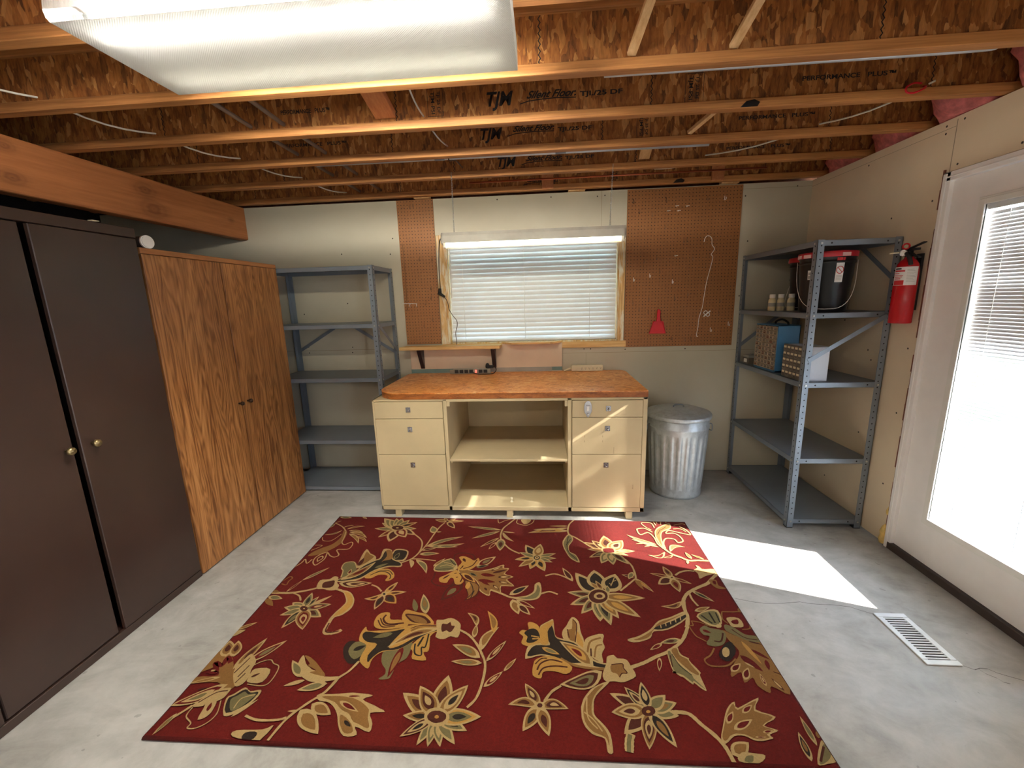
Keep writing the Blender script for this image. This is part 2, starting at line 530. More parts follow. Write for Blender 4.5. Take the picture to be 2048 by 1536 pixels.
# ------------------------------------------------------------------ mesh helpers
class MB:
    def __init__(self):
        self.v, self.f, self.m, self.s = [], [], [], []

    def add(self, verts, faces, m=0, smooth=False):
        o = len(self.v)
        self.v += [Vector(p) for p in verts]
        for f in faces:
            self.f.append([i + o for i in f])
            self.m.append(m)
            self.s.append(smooth)
        return self

    def box(self, x0, x1, y0, y1, z0, z1, m=0):
        return self.add([(x0, y0, z0), (x1, y0, z0), (x1, y1, z0), (x0, y1, z0), (x0, y0, z1), (x1, y0, z1), (x1, y1, z1), (x0, y1, z1)],
                        [(0, 3, 2, 1), (4, 5, 6, 7), (0, 1, 5, 4), (1, 2, 6, 5), (2, 3, 7, 6), (3, 0, 4, 7)], m)

    def bar(self, p, q, w, h, m=0, upv=(0, 0, 1)):
        """square-section bar from p to q; w across, h along upv"""
        p, q = Vector(p), Vector(q)
        d = (q - p).normalized()
        u = Vector(upv)
        u = (u - d * u.dot(d))
        if u.length < 1e-4:
            u = Vector((0, 1, 0)) - d * d.y
        u.normalize()
        s = d.cross(u)
        vs_ = []
        for c in (p, q):
            for a, b in ((-1, -1), (1, -1), (1, 1), (-1, 1)):
                vs_.append(c + s * a * w / 2 + u * b * h / 2)
        return self.add(vs_, [(3, 2, 1, 0), (4, 5, 6, 7), (0, 1, 5, 4), (1, 2, 6, 5), (2, 3, 7, 6), (3, 0, 4, 7)], m)

    def cyl(self, p, q, r0, r1=None, n=20, m=0, caps=True):
        r1 = r0 if r1 is None else r1
        p, q = Vector(p), Vector(q)
        d = (q - p).normalized()
        u = d.orthogonal().normalized()
        w = d.cross(u)
        ring = lambda c, r: [c + (u * math.cos(2 * math.pi * i / n) + w * math.sin(2 * math.pi * i / n)) * r for i in range(n)]
        o = len(self.v)
        self.add(ring(p, r0) + ring(q, r1), [(i, (i + 1) % n, n + (i + 1) % n, n + i) for i in range(n)], m, True)
        if caps:
            self.f += [[o + i for i in range(n)][::-1], [o + n + i for i in range(n)]]
            self.m += [m, m]
            self.s += [False, False]
        return self

    def tube(self, pts, r, n=8, m=0, smooth=True, caps=True):
        pts = [Vector(p) for p in pts]
        o = len(self.v)
        vs_, fs = [], []
        prev = None
        for i, p in enumerate(pts):
            d = (pts[min(i + 1, len(pts) - 1)] - pts[max(i - 1, 0)]).normalized()
            u = d.orthogonal().normalized() if prev is None else (prev - d * prev.dot(d)).normalized()
            prev = u
            w = d.cross(u)
            vs_ += [p + (u * math.cos(2 * math.pi * k / n) + w * math.sin(2 * math.pi * k / n)) * r for k in range(n)]
        for i in range(len(pts) - 1):
            for k in range(n):
                a, b = i * n + k, i * n + (k + 1) % n
                fs.append((a, b, b + n, a + n))
        if caps:
            fs.append(tuple(range(n))[::-1])
            fs.append(tuple(range((len(pts) - 1) * n, len(pts) * n)))
        return self.add(vs_, fs, m, smooth)

    def lathe(self, prof, c=(0, 0, 0), n=32, m=0, rfun=None):
        """profile of (radius, height) turned about a vertical axis"""
        c = Vector(c)
        vs_, fs = [], []
        for (r, z) in prof:
            for i in range(n):
                a = 2 * math.pi * i / n
                rr = r if rfun is None else rfun(r, z, a)
                vs_.append(c + Vector((rr * math.cos(a), rr * math.sin(a), z)))
        for k in range(len(prof) - 1):
            for i in range(n):
                j = (i + 1) % n
                fs.append((k * n + i, k * n + j, (k + 1) * n + j, (k + 1) * n + i))
        if prof[0][0] > 1e-6:
            fs.append(tuple(range(n))[::-1])
        if prof[-1][0] > 1e-6:
            fs.append(tuple(range((len(prof) - 1) * n, len(prof) * n)))
        return self.add(vs_, fs, m, True)

    def prism(self, poly, d, m=0):
        """closed 3D polygon swept along vector d"""
        n = len(poly)
        d = Vector(d)
        vs_ = [Vector(p) for p in poly]
        vs_ += [p + d for p in vs_]
        fs = [tuple(range(n))[::-1], tuple(range(n, 2 * n))] + [(i, (i + 1) % n, n + (i + 1) % n, n + i) for i in range(n)]
        return self.add(vs_, fs, m)

    def quad(self, a, b, c, d, m=0):
        return self.add([a, b, c, d], [(0, 1, 2, 3)], m)

    def disc(self, c, nrm, r, m=0, n=10):
        nrm = Vector(nrm).normalized()
        u = nrm.orthogonal().normalized()
        w = nrm.cross(u)
        c = Vector(c)
        return self.add([c + (u * math.cos(2 * math.pi * i / n) + w * math.sin(2 * math.pi * i / n)) * r for i in range(n)], [tuple(range(n))], m)

    def build(self, name, mats, parent=None, bevel=0.0, seg=1, fix=True, origin=None):
        if not isinstance(mats, (list, tuple)):
            mats = [mats]
        lo = Vector([min(p[i] for p in self.v) for i in range(3)])
        hi = Vector([max(p[i] for p in self.v) for i in range(3)])
        if parent is not None:
            org = parent_world(parent)
        elif origin is not None:
            org = Vector(origin)
        else:
            org = Vector(((lo.x + hi.x) / 2, (lo.y + hi.y) / 2, lo.z))
        me = bpy.data.meshes.new(name)
        me.from_pydata([tuple(p - org) for p in self.v], [], self.f)
        for mt in mats:
            me.materials.append(M[mt] if isinstance(mt, str) else mt)
        me.polygons.foreach_set('material_index', self.m)
        me.polygons.foreach_set('use_smooth', self.s)
        if fix:
            b = bmesh.new()
            b.from_mesh(me)
            bmesh.ops.recalc_face_normals(b, faces=b.faces)
            b.to_mesh(me)
            b.free()
        me.update()
        o = bpy.data.objects.new(name, me)
        COL.objects.link(o)
        if parent is not None:
            o.parent = parent
        else:
            o.location = org
        if bevel:
            md = o.modifiers.new('bevel', 'BEVEL')
            md.width = bevel
            md.segments = seg
            md.limit_method = 'ANGLE'
        return o


def parent_world(o):
    v = Vector((0, 0, 0))
    while o is not None:
        v += o.location
        o = o.parent
    return v


def tag(o, label, cat, group=None):
    o['label'], o['category'] = label, cat
    if group:
        o['group'] = group
    return o


def thing(name, label, cat, loc, group=None):
    o = bpy.data.objects.new(name, None)
    o.empty_display_size = 0.05
    COL.objects.link(o)
    o.location = loc
    return tag(o, label, cat, group)


def struct(o):
    o['kind'] = 'structure'
    return o


def dup(root, loc, label=None):
    r = root.copy()
    COL.objects.link(r)
    r.location = loc
    if label:
        r['label'] = label
    for ch in list(root.children):
        c = ch.copy()
        COL.objects.link(c)
        c.parent = r
        for g in list(ch.children):
            d = g.copy()
            COL.objects.link(d)
            d.parent = c
    return r


def smooth(pts, k=6, closed=False):
    """Catmull-Rom through 3D points"""
    pts = [Vector(p) for p in pts]
    n = len(pts)
    out = []
    rng = n if closed else n - 1
    for i in range(rng):
        if closed:
            p0, p1, p2, p3 = pts[(i - 1) % n], pts[i], pts[(i + 1) % n], pts[(i + 2) % n]
        else:
            p0, p1, p2, p3 = pts[max(i - 1, 0)], pts[i], pts[i + 1], pts[min(i + 2, n - 1)]
        for j in range(k):
            t = j / k
            out.append(0.5 * ((2 * p1) + (p2 - p0) * t + (2 * p0 - 5 * p1 + 4 * p2 - p3) * t * t + (3 * p1 - p0 - 3 * p2 + p3) * t ** 3))
    if not closed:
        out.append(pts[-1])
    return out


def text_mesh(name, s, size, origin, xdir, ydir, mat, parent, shear=0.0, width=None, heavy=0.0, align='LEFT'):
    """lettering as a flat mesh: origin is the left end of the baseline"""
    cu = bpy.data.curves.new(name, 'FONT')
    cu.body = s
    cu.size = size
    cu.shear = shear
    cu.offset = heavy
    cu.align_x = align
    tmp = bpy.data.objects.new(name + '_tmp', cu)
    COL.objects.link(tmp)
    bpy.context.view_layer.update()
    dg = bpy.context.evaluated_depsgraph_get()
    me = bpy.data.meshes.new_from_object(tmp.evaluated_get(dg))
    bpy.data.objects.remove(tmp)
    bpy.data.curves.remove(cu)
    xs = [v.co.x for v in me.vertices] or [0, 1]
    k = 1.0 if width is None else width / (max(xs) - min(xs))
    X, Y = Vector(xdir).normalized(), Vector(ydir).normalized()
    org = Vector(origin) - parent_world(parent)
    for v in me.vertices:
        v.co = org + X * (v.co.x * k) + Y * v.co.y
    me.materials.clear()
    me.materials.append(M[mat])
    o = bpy.data.objects.new(name, me)
    COL.objects.link(o)
    o.parent = parent
    return o
RUG = [('P','t',[(-1463,2190),(-1448,2240),(-1413,2280),(-1371,2322),(-1355,2398),(-1376,2487),(-1342,2460),(-1322,2382),(-1324,2315),(-1348,2266),(-1394,2211)]),
('S','c',6,[(-1354,2469),(-1333,2399),(-1319,2340),(-1290,2316),(-1258,2345),(-1238,2317),(-1244,2269),(-1311,2259),(-1274,2207),(-1291,2184),(-1326,2198),(-1356,2227),(-1343,2168),(-1351,2131),(-1367,2103),(-1396,2130),(-1406,2173),(-1390,2211),(-1360,2235)]),
('L','cr',50,0,[(-1372,2196),(-1373,2134)]),
('S','c',6,[(-1484,2079),(-1464,2121),(-1460,2157),(-1428,2118),(-1417,2158)]),
('L','cg',14,15,[(-1386,2482),(-1483,2425)]),
('S','c',4,[(-1480,2395),(-1454,2357),(-1400,2358),(-1370,2437)]),
('S','c',4,[(-1476,2247),(-1431,2300),(-1480,2304)]),
('S','c',7,[(-1483,2575),(-1409,2528),(-1357,2474)]),
('L','ct',16,10,[(-1394,2519),(-1335,2549)]),
('L','ct',16,10,[(-1362,2497),(-1250,2537)]),
('L','ct',16,10,[(-1338,2479),(-1227,2454)]),
('L','ct',16,10,[(-1325,2461),(-1176,2394)]),
('L','ct',16,10,[(-1321,2443),(-1205,2330)]),
('L','ct',16,10,[(-1260,2409),(-1157,2348)]),
('L','ct',16,10,[(-1483,2570),(-1450,2605)]),
('L','cg',40,0,[(-1496,2512),(-1478,2565)]),
('L','cg',30,0,[(-1491,2661),(-1396,2647)]),
('L','c',30,0,[(-1322,2664),(-1276,2634)]),
('L','cg',28,0,[(-1012,2510),(-1171,2509)]),
('L','ctr',34,0,[(-1012,2510),(-1106,2404)]),
('L','cm',50,0,[(-1012,2510),(-1013,2355)]),
('L','cg',30,0,[(-1012,2510),(-1148,2583)]),
('L','cg',35,0,[(-1012,2510),(-1155,2647)]),
('L','cg',40,0,[(-1016,2523),(-1108,2633)]),
('L','cg',35,0,[(-1016,2523),(-1066,2649)]),
('L','cg',40,0,[(-1016,2523),(-1024,2652)]),
('L','cg',40,0,[(-1016,2523),(-963,2629)]),
('L','ctb',30,0,[(-1016,2523),(-896,2598)]),
('L','cg',28,0,[(-1016,2523),(-878,2513)]),
('L','cm',32,0,[(-1016,2523),(-861,2439)]),
('L','crc',50,0,[(-1016,2523),(-919,2409)]),
('P','c',[(-967,2525),(-968,2507),(-980,2494),(-1001,2489),(-1026,2493),(-1047,2505),(-1059,2522),(-1060,2540),(-1047,2554),(-1026,2559),(-1001,2555),(-980,2542)]),
('P','m',[(-973,2524),(-973,2511),(-985,2500),(-1004,2496),(-1025,2499),(-1044,2509),(-1054,2523),(-1054,2537),(-1042,2547),(-1023,2552),(-1001,2548),(-983,2538)]),
('P','c',[(-1005,2522),(-1005,2518),(-1008,2515),(-1013,2514),(-1018,2515),(-1023,2518),(-1025,2521),(-1025,2525),(-1023,2528),(-1018,2529),(-1012,2528),(-1008,2526)]),
('S','c',8,[(-865,2441),(-812,2387),(-786,2330),(-781,2251),(-806,2184),(-859,2140)]),
('S','c',8,[(-779,2244),(-757,2330),(-741,2449),(-724,2540),(-702,2597)]),
('L','cg',50,0,[(-739,2462),(-778,2550)]),
('L','c',40,0,[(-728,2476),(-697,2481)]),
('L','ct',35,0,[(-687,2612),(-782,2635)]),
('L','ct',22,0,[(-687,2612),(-569,2622)]),
('L','ct',30,0,[(-687,2612),(-631,2653)]),
('L','cm',35,0,[(-687,2612),(-617,2525)]),
('L','ct',40,0,[(-687,2612),(-722,2662)]),
('P','m',[(-679,2613),(-679,2608),(-681,2604),(-685,2603),(-689,2604),(-693,2607),(-695,2612),(-695,2617),(-693,2621),(-689,2622),(-685,2621),(-681,2617)]),
('L','cg',13,6,[(-760,2306),(-538,2426)]),
('L','cgt',14,-6,[(-753,2314),(-517,2349)]),
('L','cg',18,0,[(-687,2316),(-553,2311)]),
('L','cm',22,0,[(-772,2267),(-687,2294)]),
('L','cg',25,0,[(-775,2229),(-652,2240)]),
('S','c',7,[(-814,2180),(-737,2179),(-656,2166)]),
('L','c',28,10,[(-814,2173),(-784,2095)]),
('L','cg',20,10,[(-778,2174),(-680,2047)]),
('P','g',[(-1157,1997),(-1173,2055),(-1194,2081),(-1196,2129),(-1145,2138),(-1103,2084),(-1105,2031)]),
('S','c',6,[(-1157,1997),(-1173,2055),(-1194,2081),(-1196,2129),(-1145,2138),(-1103,2084)]),
('L','cr',40,0,[(-1127,2024),(-1131,2073)]),
('P','c',[(-1099,2081),(-1122,2167),(-1125,2269),(-1082,2227),(-1037,2199),(-1025,2152),(-1067,2123)]),
('P','t',[(-1103,2104),(-1104,2168),(-1113,2242),(-1078,2213),(-1046,2191),(-1071,2133)]),
('L','m',30,0,[(-1103,2104),(-1102,2182)]),
('P','c',[(-931,2166),(-945,2262),(-906,2279),(-849,2253),(-843,2165),(-878,2157)]),
('P','b',[(-925,2170),(-938,2255),(-902,2267),(-857,2249),(-854,2179),(-886,2167)]),
('L','gb',40,0,[(-911,2174),(-902,2240)]),
('P','c',[(-1173,1969),(-1108,2037),(-1076,2112),(-1030,2163),(-1005,2185),(-1015,2272),(-961,2265),(-921,2180),(-860,2147),(-847,2102),(-916,2100),(-987,2058),(-1041,1985),(-1115,1961)]),
('P','b',[(-1166,1972),(-1103,2028),(-1071,2102),(-1025,2152),(-996,2175),(-996,2253),(-959,2216),(-918,2166),(-864,2140),(-859,2112),(-920,2110),(-992,2071),(-1047,1998),(-1120,1973)]),
('P','t',[(-994,2261),(-961,2258),(-925,2180),(-969,2157),(-981,2143),(-967,2201)]),
('L','ctr',20,-8,[(-1151,1976),(-1013,2145)]),
('L','g',25,0,[(-999,2087),(-933,2134)]),
('P','y',[(-1023,2002),(-1004,2047),(-972,2075),(-918,2083),(-872,2052),(-854,2007),(-873,1979),(-895,1981),(-892,2012),(-910,2028),(-952,2026),(-983,1997)]),
('S','b',5,[(-998,2022),(-963,2052),(-916,2053),(-880,2025),(-874,1994)]),
('S','b',4,[(-986,2035),(-951,2065),(-902,2064),(-871,2032)]),
('L','cmcm',27,-5,[(-1145,1951),(-960,1958)]),
('P','c',[(-1249,1903),(-1264,1969),(-1217,1980),(-1200,2005),(-1172,1997),(-1157,1954),(-1135,1931),(-1135,1898),(-1171,1891),(-1209,1901)]),
('P','m',[(-1221,1913),(-1234,1951),(-1209,1964),(-1181,1971),(-1168,1941),(-1169,1920),(-1185,1911)]),
('S','c',8,[(-956,1943),(-917,1926),(-881,1893)]),
('L','cym',30,0,[(-860,1874),(-818,1972)]),
('L','cym',25,0,[(-860,1874),(-744,1895)]),
('L','ymb',50,0,[(-860,1874),(-770,1807)]),
('L','cmb',36,0,[(-860,1874),(-867,1760)]),
('L','cym',30,15,[(-860,1874),(-951,1835)]),
('P','c',[(-844,1874),(-843,1866),(-846,1859),(-852,1856),(-860,1859),(-868,1865),(-874,1873),(-875,1882),(-872,1889),(-866,1892),(-857,1890),(-849,1883)]),
('P','b',[(-852,1874),(-851,1870),(-853,1867),(-856,1866),(-860,1867),(-863,1870),(-866,1874),(-866,1878),(-865,1881),(-862,1882),(-858,1881),(-854,1878)]),
('S','c',12,[(-1477,1860),(-1417,1862),(-1369,1864),(-1298,1884),(-1249,1906)]),
('L','cr',14,0,[(-1400,1871),(-1364,1966)]),
('L','cg',14,0,[(-1367,1965),(-1267,2084)]),
('S','c',8,[(-1357,1864),(-1311,1844),(-1282,1809)]),
('S','t',6,[(-1475,1952),(-1456,1994),(-1434,1982),(-1439,1956),(-1435,1926),(-1467,1934)]),
('L','cg',35,0,[(-1475,1832),(-1388,1819)]),
('L','t',30,0,[(-1476,1815),(-1405,1765)]),
('L','t',40,0,[(-1485,1877),(-1437,1867)]),
('L','c',16,0,[(-1232,1753),(-1132,1853)]),
('L','cgb',30,0,[(-1232,1753),(-1200,1843)]),
('L','cgb',32,0,[(-1232,1753),(-1254,1871)]),
('L','cg',45,0,[(-1232,1753),(-1317,1794)]),
('L','cg',40,0,[(-1232,1753),(-1341,1759)]),
('L','cg',35,0,[(-1232,1753),(-1329,1704)]),
('L','cgm',40,0,[(-1232,1753),(-1112,1701)]),
('L','cgrc',32,0,[(-1232,1753),(-1105,1789)]),
('L','cbg',34,0,[(-1232,1753),(-1268,1622)]),
('L','ctrcr',42,0,[(-1232,1753),(-1159,1618)]),
('P','m',[(-1212,1754),(-1209,1745),(-1213,1738),(-1221,1735),(-1232,1737),(-1243,1744),(-1251,1752),(-1254,1762),(-1251,1769),(-1242,1771),(-1231,1769),(-1220,1763)]),
('P','c',[(-1226,1753),(-1225,1751),(-1226,1749),(-1228,1749),(-1231,1749),(-1233,1751),(-1235,1753),(-1236,1755),(-1235,1757),(-1233,1758),(-1231,1757),(-1228,1756)]),
('S','c',12,[(-1142,1904),(-1101,1891),(-1069,1875)]),
('P','c',[(-1102,1894),(-1048,1881),(-1001,1828),(-988,1768),(-1013,1719),(-1044,1699),(-1046,1656),(-1064,1674),(-1060,1722),(-1044,1768),(-1038,1810),(-1071,1863)]),
('P','y',[(-1081,1880),(-1048,1873),(-1008,1827),(-998,1775),(-1020,1726),(-1051,1706),(-1052,1675),(-1053,1718),(-1038,1763),(-1030,1810),(-1061,1858)]),
('S','c',16,[(-1055,1670),(-1047,1611),(-1013,1603),(-982,1614),(-972,1627)]),
('S','m',6,[(-1052,1665),(-1044,1616),(-1015,1608),(-981,1618)]),
('S','m',7,[(-546,2178),(-552,2228),(-506,2248),(-445,2231),(-425,2195),(-424,2160)]),
('S','m',7,[(-631,2059),(-628,2015),(-632,1984),(-604,1955),(-553,1945),(-516,1958),(-506,1988)]),
('L','crg',38,0,[(-405,2120),(-302,2217)]),
('L','mrg',42,0,[(-460,1975),(-547,1836)]),
('P','c',[(-507,2086),(-455,2091),(-390,2080),(-309,2106),(-249,2141),(-242,2111),(-213,2107),(-233,2060),(-183,2035),(-217,2010),(-174,1958),(-244,1956),(-242,1902),(-295,1922),(-300,1878),(-355,1915),(-370,1966),(-395,2004),(-422,2022),(-465,2033)]),
('P','t',[(-500,2083),(-454,2086),(-389,2075),(-308,2097),(-257,2131),(-250,2108),(-220,2100),(-241,2056),(-192,2035),(-224,2007),(-183,1963),(-248,1963),(-247,1910),(-298,1931),(-304,1888),(-351,1920),(-367,1972),(-395,2010),(-423,2028),(-467,2039)]),
('L','r',30,0,[(-369,2052),(-285,2039)]),
('L','r',25,0,[(-378,2002),(-279,1987)]),
('L','r',25,0,[(-361,1999),(-307,1959)]),
('L','gb',30,0,[(-437,2063),(-384,2031)]),
('L','mc',28,0,[(-271,2030),(-198,2034)]),
('L','mc',25,0,[(-263,1994),(-202,1978)]),
('L','mc',30,0,[(-290,1963),(-253,1929)]),
('L','m',40,0,[(-333,1941),(-316,1919)]),
('L','mc',20,0,[(-315,2083),(-252,2124)]),
('L','m',20,0,[(-304,2064),(-224,2095)]),
('L','gb',30,0,[(-403,2110),(-334,2135)]),
('P','c',[(-639,2069),(-643,2129),(-571,2192),(-520,2130),(-516,2089),(-557,2068)]),
('P','g',[(-635,2078),(-636,2122),(-571,2182),(-527,2128),(-559,2078)]),
('S','b',5,[(-637,2084),(-587,2090),(-532,2092)]),
('S','b',5,[(-571,2180),(-549,2149),(-525,2129)]),
('S','c',4,[(-618,2113),(-579,2128),(-531,2109)]),
('S','c',4,[(-601,2148),(-564,2142),(-528,2116)]),
('L','ct',22,0,[(-658,2112),(-604,2190)]),
('P','y',[(-522,2200),(-500,2215),(-456,2195),(-426,2174),(-406,2200),(-393,2161),(-423,2102),(-474,2081),(-508,2090),(-511,2116),(-498,2158)]),
('L','m',40,0,[(-496,2193),(-476,2159)]),
('S','m',5,[(-494,2093),(-483,2124),(-486,2107)]),
('S','m',6,[(-478,2097),(-431,2126),(-410,2182)]),
('P','y',[(-596,2013),(-574,2032),(-532,2072),(-513,2083),(-484,2051),(-468,2014),(-455,1990),(-468,1963),(-497,1965),(-514,2006),(-532,2015),(-540,1996),(-547,1972),(-586,1980)]),
('L','m',20,0,[(-575,2004),(-542,2043)]),
('S','m',6,[(-491,2058),(-469,2020),(-472,1983)]),
('S','m',6,[(-519,2050),(-508,2057)]),
('S','m',6,[(-504,2019),(-492,2023)]),
('P','m',[(-453,2002),(-425,1991),(-378,1978),(-358,1934),(-366,1878),(-423,1839),(-412,1876),(-434,1932)]),
('P','t',[(-445,1990),(-424,1984),(-381,1970),(-364,1934),(-373,1883),(-412,1852),(-408,1882),(-428,1932)]),
('S','b',4,[(-410,1860),(-390,1905),(-403,1956),(-424,1985)]),
('S','b',4,[(-394,1861),(-384,1916)]),
('L','y',40,0,[(-425,1926),(-424,1988)]),
('L','ym',28,0,[(-476,2058),(-387,1980)]),
('S','c',10,[(-295,1925),(-238,1899),(-190,1874),(-144,1870)]),
('L','cb',30,0,[(-195,1890),(-96,1967)]),
('P','c',[(-182,1871),(-111,1885),(-70,1922),(-65,1974),(-40,1995),(-28,1946),(-35,1885),(-68,1857),(-128,1854)]),
('P','g',[(-144,1873),(-103,1878),(-60,1917),(-51,1971),(-37,1946),(-43,1892),(-72,1866),(-121,1864)]),
('S','c',9,[(-33,1904),(13,1922),(56,1904)]),
('L','ct',40,0,[(-177,1858),(-139,1756)]),
('L','cr',20,0,[(-158,1856),(-60,1798)]),
('L','cm',35,0,[(-149,1828),(-82,1754)]),
('S','c',9,[(-214,2657),(-255,2588),(-289,2522),(-295,2426),(-264,2352),(-218,2291),(-161,2251)]),
('L','cg',10,0,[(-293,2509),(-532,2549)]),
('L','cg',14,0,[(-306,2495),(-481,2405)]),
('L','ctm',15,0,[(-303,2417),(-413,2311)]),
('L','cgm',40,0,[(-288,2409),(-284,2276)]),
('L','cr',25,0,[(-317,2367),(-356,2288)]),
('L','c',16,0,[(-286,2491),(-205,2477)]),
('L','c',16,-10,[(-286,2482),(-203,2376)]),
('S','c',5,[(-335,2645),(-322,2598),(-289,2626),(-245,2652)]),
('S','c',5,[(-198,2648),(-198,2599),(-139,2572),(-95,2601),(-81,2648)]),
('P','c',[(-173,2648),(-149,2586),(-120,2601),(-104,2650)]),
('L','cb',42,0,[(-59,2214),(-130,2344)]),
('L','ctc',42,0,[(-59,2214),(-36,2356)]),
('L','cg',26,0,[(-59,2214),(58,2259)]),
('L','cg',25,0,[(-59,2214),(60,2209)]),
('L','cg',28,0,[(-59,2214),(36,2171)]),
('L','cyb',42,0,[(-59,2214),(-10,2089)]),
('L','cyb',42,0,[(-59,2214),(-95,2104)]),
('L','ct',30,0,[(-59,2214),(-161,2123)]),
('L','cyb',32,0,[(-59,2214),(-187,2191)]),
('L','cg',30,0,[(-59,2214),(-164,2263)]),
('P','b',[(-38,2213),(-41,2202),(-47,2194),(-56,2191),(-65,2194),(-72,2201),(-75,2212),(-73,2223),(-66,2231),(-57,2234),(-48,2231),(-41,2224)]),
('P','c',[(-44,2213),(-46,2206),(-50,2201),(-56,2199),(-63,2200),(-67,2205),(-69,2212),(-67,2219),(-63,2224),(-57,2226),(-51,2224),(-46,2219)]),
('P','m',[(-51,2212),(-52,2210),(-54,2207),(-57,2207),(-59,2207),(-61,2209),(-62,2212),(-61,2215),(-59,2217),(-57,2218),(-54,2217),(-52,2215)]),
('L','cyr',17,-8,[(149,2508),(-121,2477)]),
('L','c',14,0,[(70,2522),(-85,2523)]),
('L','ct',14,0,[(148,2569),(22,2566)]),
('L','c',16,0,[(147,2546),(51,2531)]),
('S','c',9,[(201,2656),(157,2588),(145,2480),(189,2430),(231,2382)]),
('P','c',[(147,2475),(173,2413),(141,2339),(142,2278),(177,2246),(192,2174),(146,2206),(121,2263),(105,2331),(105,2390)]),
('P','g',[(146,2458),(165,2408),(134,2339),(133,2278),(172,2239),(183,2186),(147,2220),(128,2263),(111,2331),(112,2382)]),
('S','b',4,[(143,2445),(129,2355),(137,2271),(180,2200)]),
('S','b',4,[(155,2412),(124,2347)]),
('L','ctm',30,0,[(380,2293),(226,2383)]),
('L','ct',25,0,[(380,2293),(248,2308)]),
('L','cmg',30,0,[(380,2293),(252,2225)]),
('L','cgc',42,0,[(380,2293),(315,2169)]),
('L','cgc',42,0,[(380,2293),(382,2158)]),
('L','cgm',30,0,[(380,2293),(472,2166)]),
('L','cg',25,0,[(380,2293),(486,2250)]),
('L','ctc',26,0,[(380,2293),(533,2295)]),
('L','ctmc',36,0,[(380,2293),(286,2403)]),
('L','ctm',50,0,[(380,2293),(369,2458)]),
('L','ctcm',55,0,[(380,2293),(480,2408)]),
('P','c',[(338,2318),(408,2327),(420,2294),(407,2271),(346,2268)]),
('P','r',[(348,2314),(400,2320),(409,2293),(402,2278),(352,2275)]),
('S','c',9,[(457,2215),(485,2148),(485,2052),(468,2028),(420,1979),(382,1941)]),
('L','cm',30,0,[(475,2052),(412,2073)]),
('L','cg',40,0,[(478,2096),(444,2036)]),
('L','cty',17,0,[(478,2046),(553,1936)]),
('L','t',22,0,[(477,2034),(505,1952)]),
('L','cm',25,0,[(141,2007),(90,2123)]),
('S','c',9,[(-8,2048),(43,2066),(95,2045),(139,2013)]),
('L','cb',42,0,[(260,1901),(160,2082)]),
('L','cb',60,0,[(270,1951),(266,2108)]),
('L','cb',62,0,[(321,1930),(379,2077)]),
('S','c',4,[(339,1976),(370,2048)]),
('S','c',4,[(354,2012),(374,2024)]),
('S','c',4,[(335,1999),(344,1982)]),
('L','cgm',30,0,[(267,1896),(105,1921)]),
('L','cgm',34,0,[(267,1896),(115,1830)]),
('L','cgm',34,0,[(267,1896),(165,1771)]),
('L','cgb',42,0,[(267,1896),(250,1725)]),
('L','cgb',32,0,[(267,1896),(297,1702)]),
('L','cty',34,0,[(267,1896),(342,1747)]),
('L','cty',30,0,[(267,1896),(446,1758)]),
('L','cty',24,0,[(267,1896),(498,1891)]),
('L','ct',35,0,[(274,1951),(231,2005)]),
('L','ctm',30,0,[(292,1940),(263,2018)]),
('L','cg',40,0,[(317,1919),(320,1981)]),
('P','c',[(317,1897),(306,1868),(283,1847),(256,1839),(230,1845),(213,1865),(209,1894),(220,1923),(242,1946),(271,1955),(298,1948),(315,1927)]),
('P','m',[(311,1897),(301,1872),(281,1853),(257,1846),(234,1851),(219,1869),(215,1894),(225,1920),(245,1939),(270,1947),(293,1941),(308,1923)]),
('P','c',[(298,1899),(293,1886),(281,1877),(266,1873),(252,1876),(242,1885),(240,1897),(246,1911),(258,1921),(273,1925),(287,1922),(296,1912)]),
('P','m',[(285,1897),(282,1890),(275,1885),(267,1883),(260,1884),(255,1889),(253,1896),(256,1903),(263,1909),(271,1911),(279,1909),(284,1904)]),
('P','c',[(709,2332),(694,2402),(698,2485),(725,2551),(790,2601),(830,2615),(818,2553),(759,2514),(735,2469),(725,2411),(719,2348)]),
('P','t',[(708,2351),(702,2410),(705,2485),(730,2542),(789,2589),(821,2602),(813,2560),(757,2525),(730,2473),(717,2411)]),
('S','m',4,[(714,2477),(742,2529),(766,2548),(792,2575)]),
('S','c',8,[(709,2324),(688,2378),(685,2443),(660,2501),(606,2476),(596,2530),(610,2548),(653,2549),(689,2506)]),
('S','c',6,[(715,2560),(706,2620),(645,2620),(658,2572),(689,2533)]),
('S','c',6,[(725,2648),(733,2592)]),
('S','c',6,[(779,2650),(767,2602)]),
('S','c',6,[(745,2649),(746,2616)]),
('S','c',6,[(811,2660),(809,2627)]),
('S','c',5,[(850,2595),(909,2615),(924,2601)]),
('S','c',8,[(721,2329),(726,2387),(755,2435),(803,2429),(816,2393),(851,2410),(847,2463),(821,2497),(773,2494),(798,2529),(852,2508),(919,2482),(913,2534),(880,2582)]),
('S','c',5,[(832,2549),(879,2550),(905,2516)]),
('L','cg',28,30,[(739,2295),(843,2345)]),
('L','cg',14,6,[(680,2366),(517,2474)]),
('L','c',13,0,[(686,2339),(535,2424)]),
('L','c',14,0,[(623,2384),(553,2370)]),
('L','c',25,0,[(644,2361),(599,2343)]),
('L','cr',26,30,[(708,2291),(601,2259)]),
('L','cr',25,10,[(745,2259),(684,2236)]),
('S','c',12,[(702,2347),(741,2274),(785,2239),(822,2212),(872,2214),(937,2212)]),
('L','ct',30,0,[(841,2227),(825,2292)]),
('L','ct',20,0,[(911,2225),(852,2270)]),
('L','c',40,0,[(814,2212),(803,2178)]),
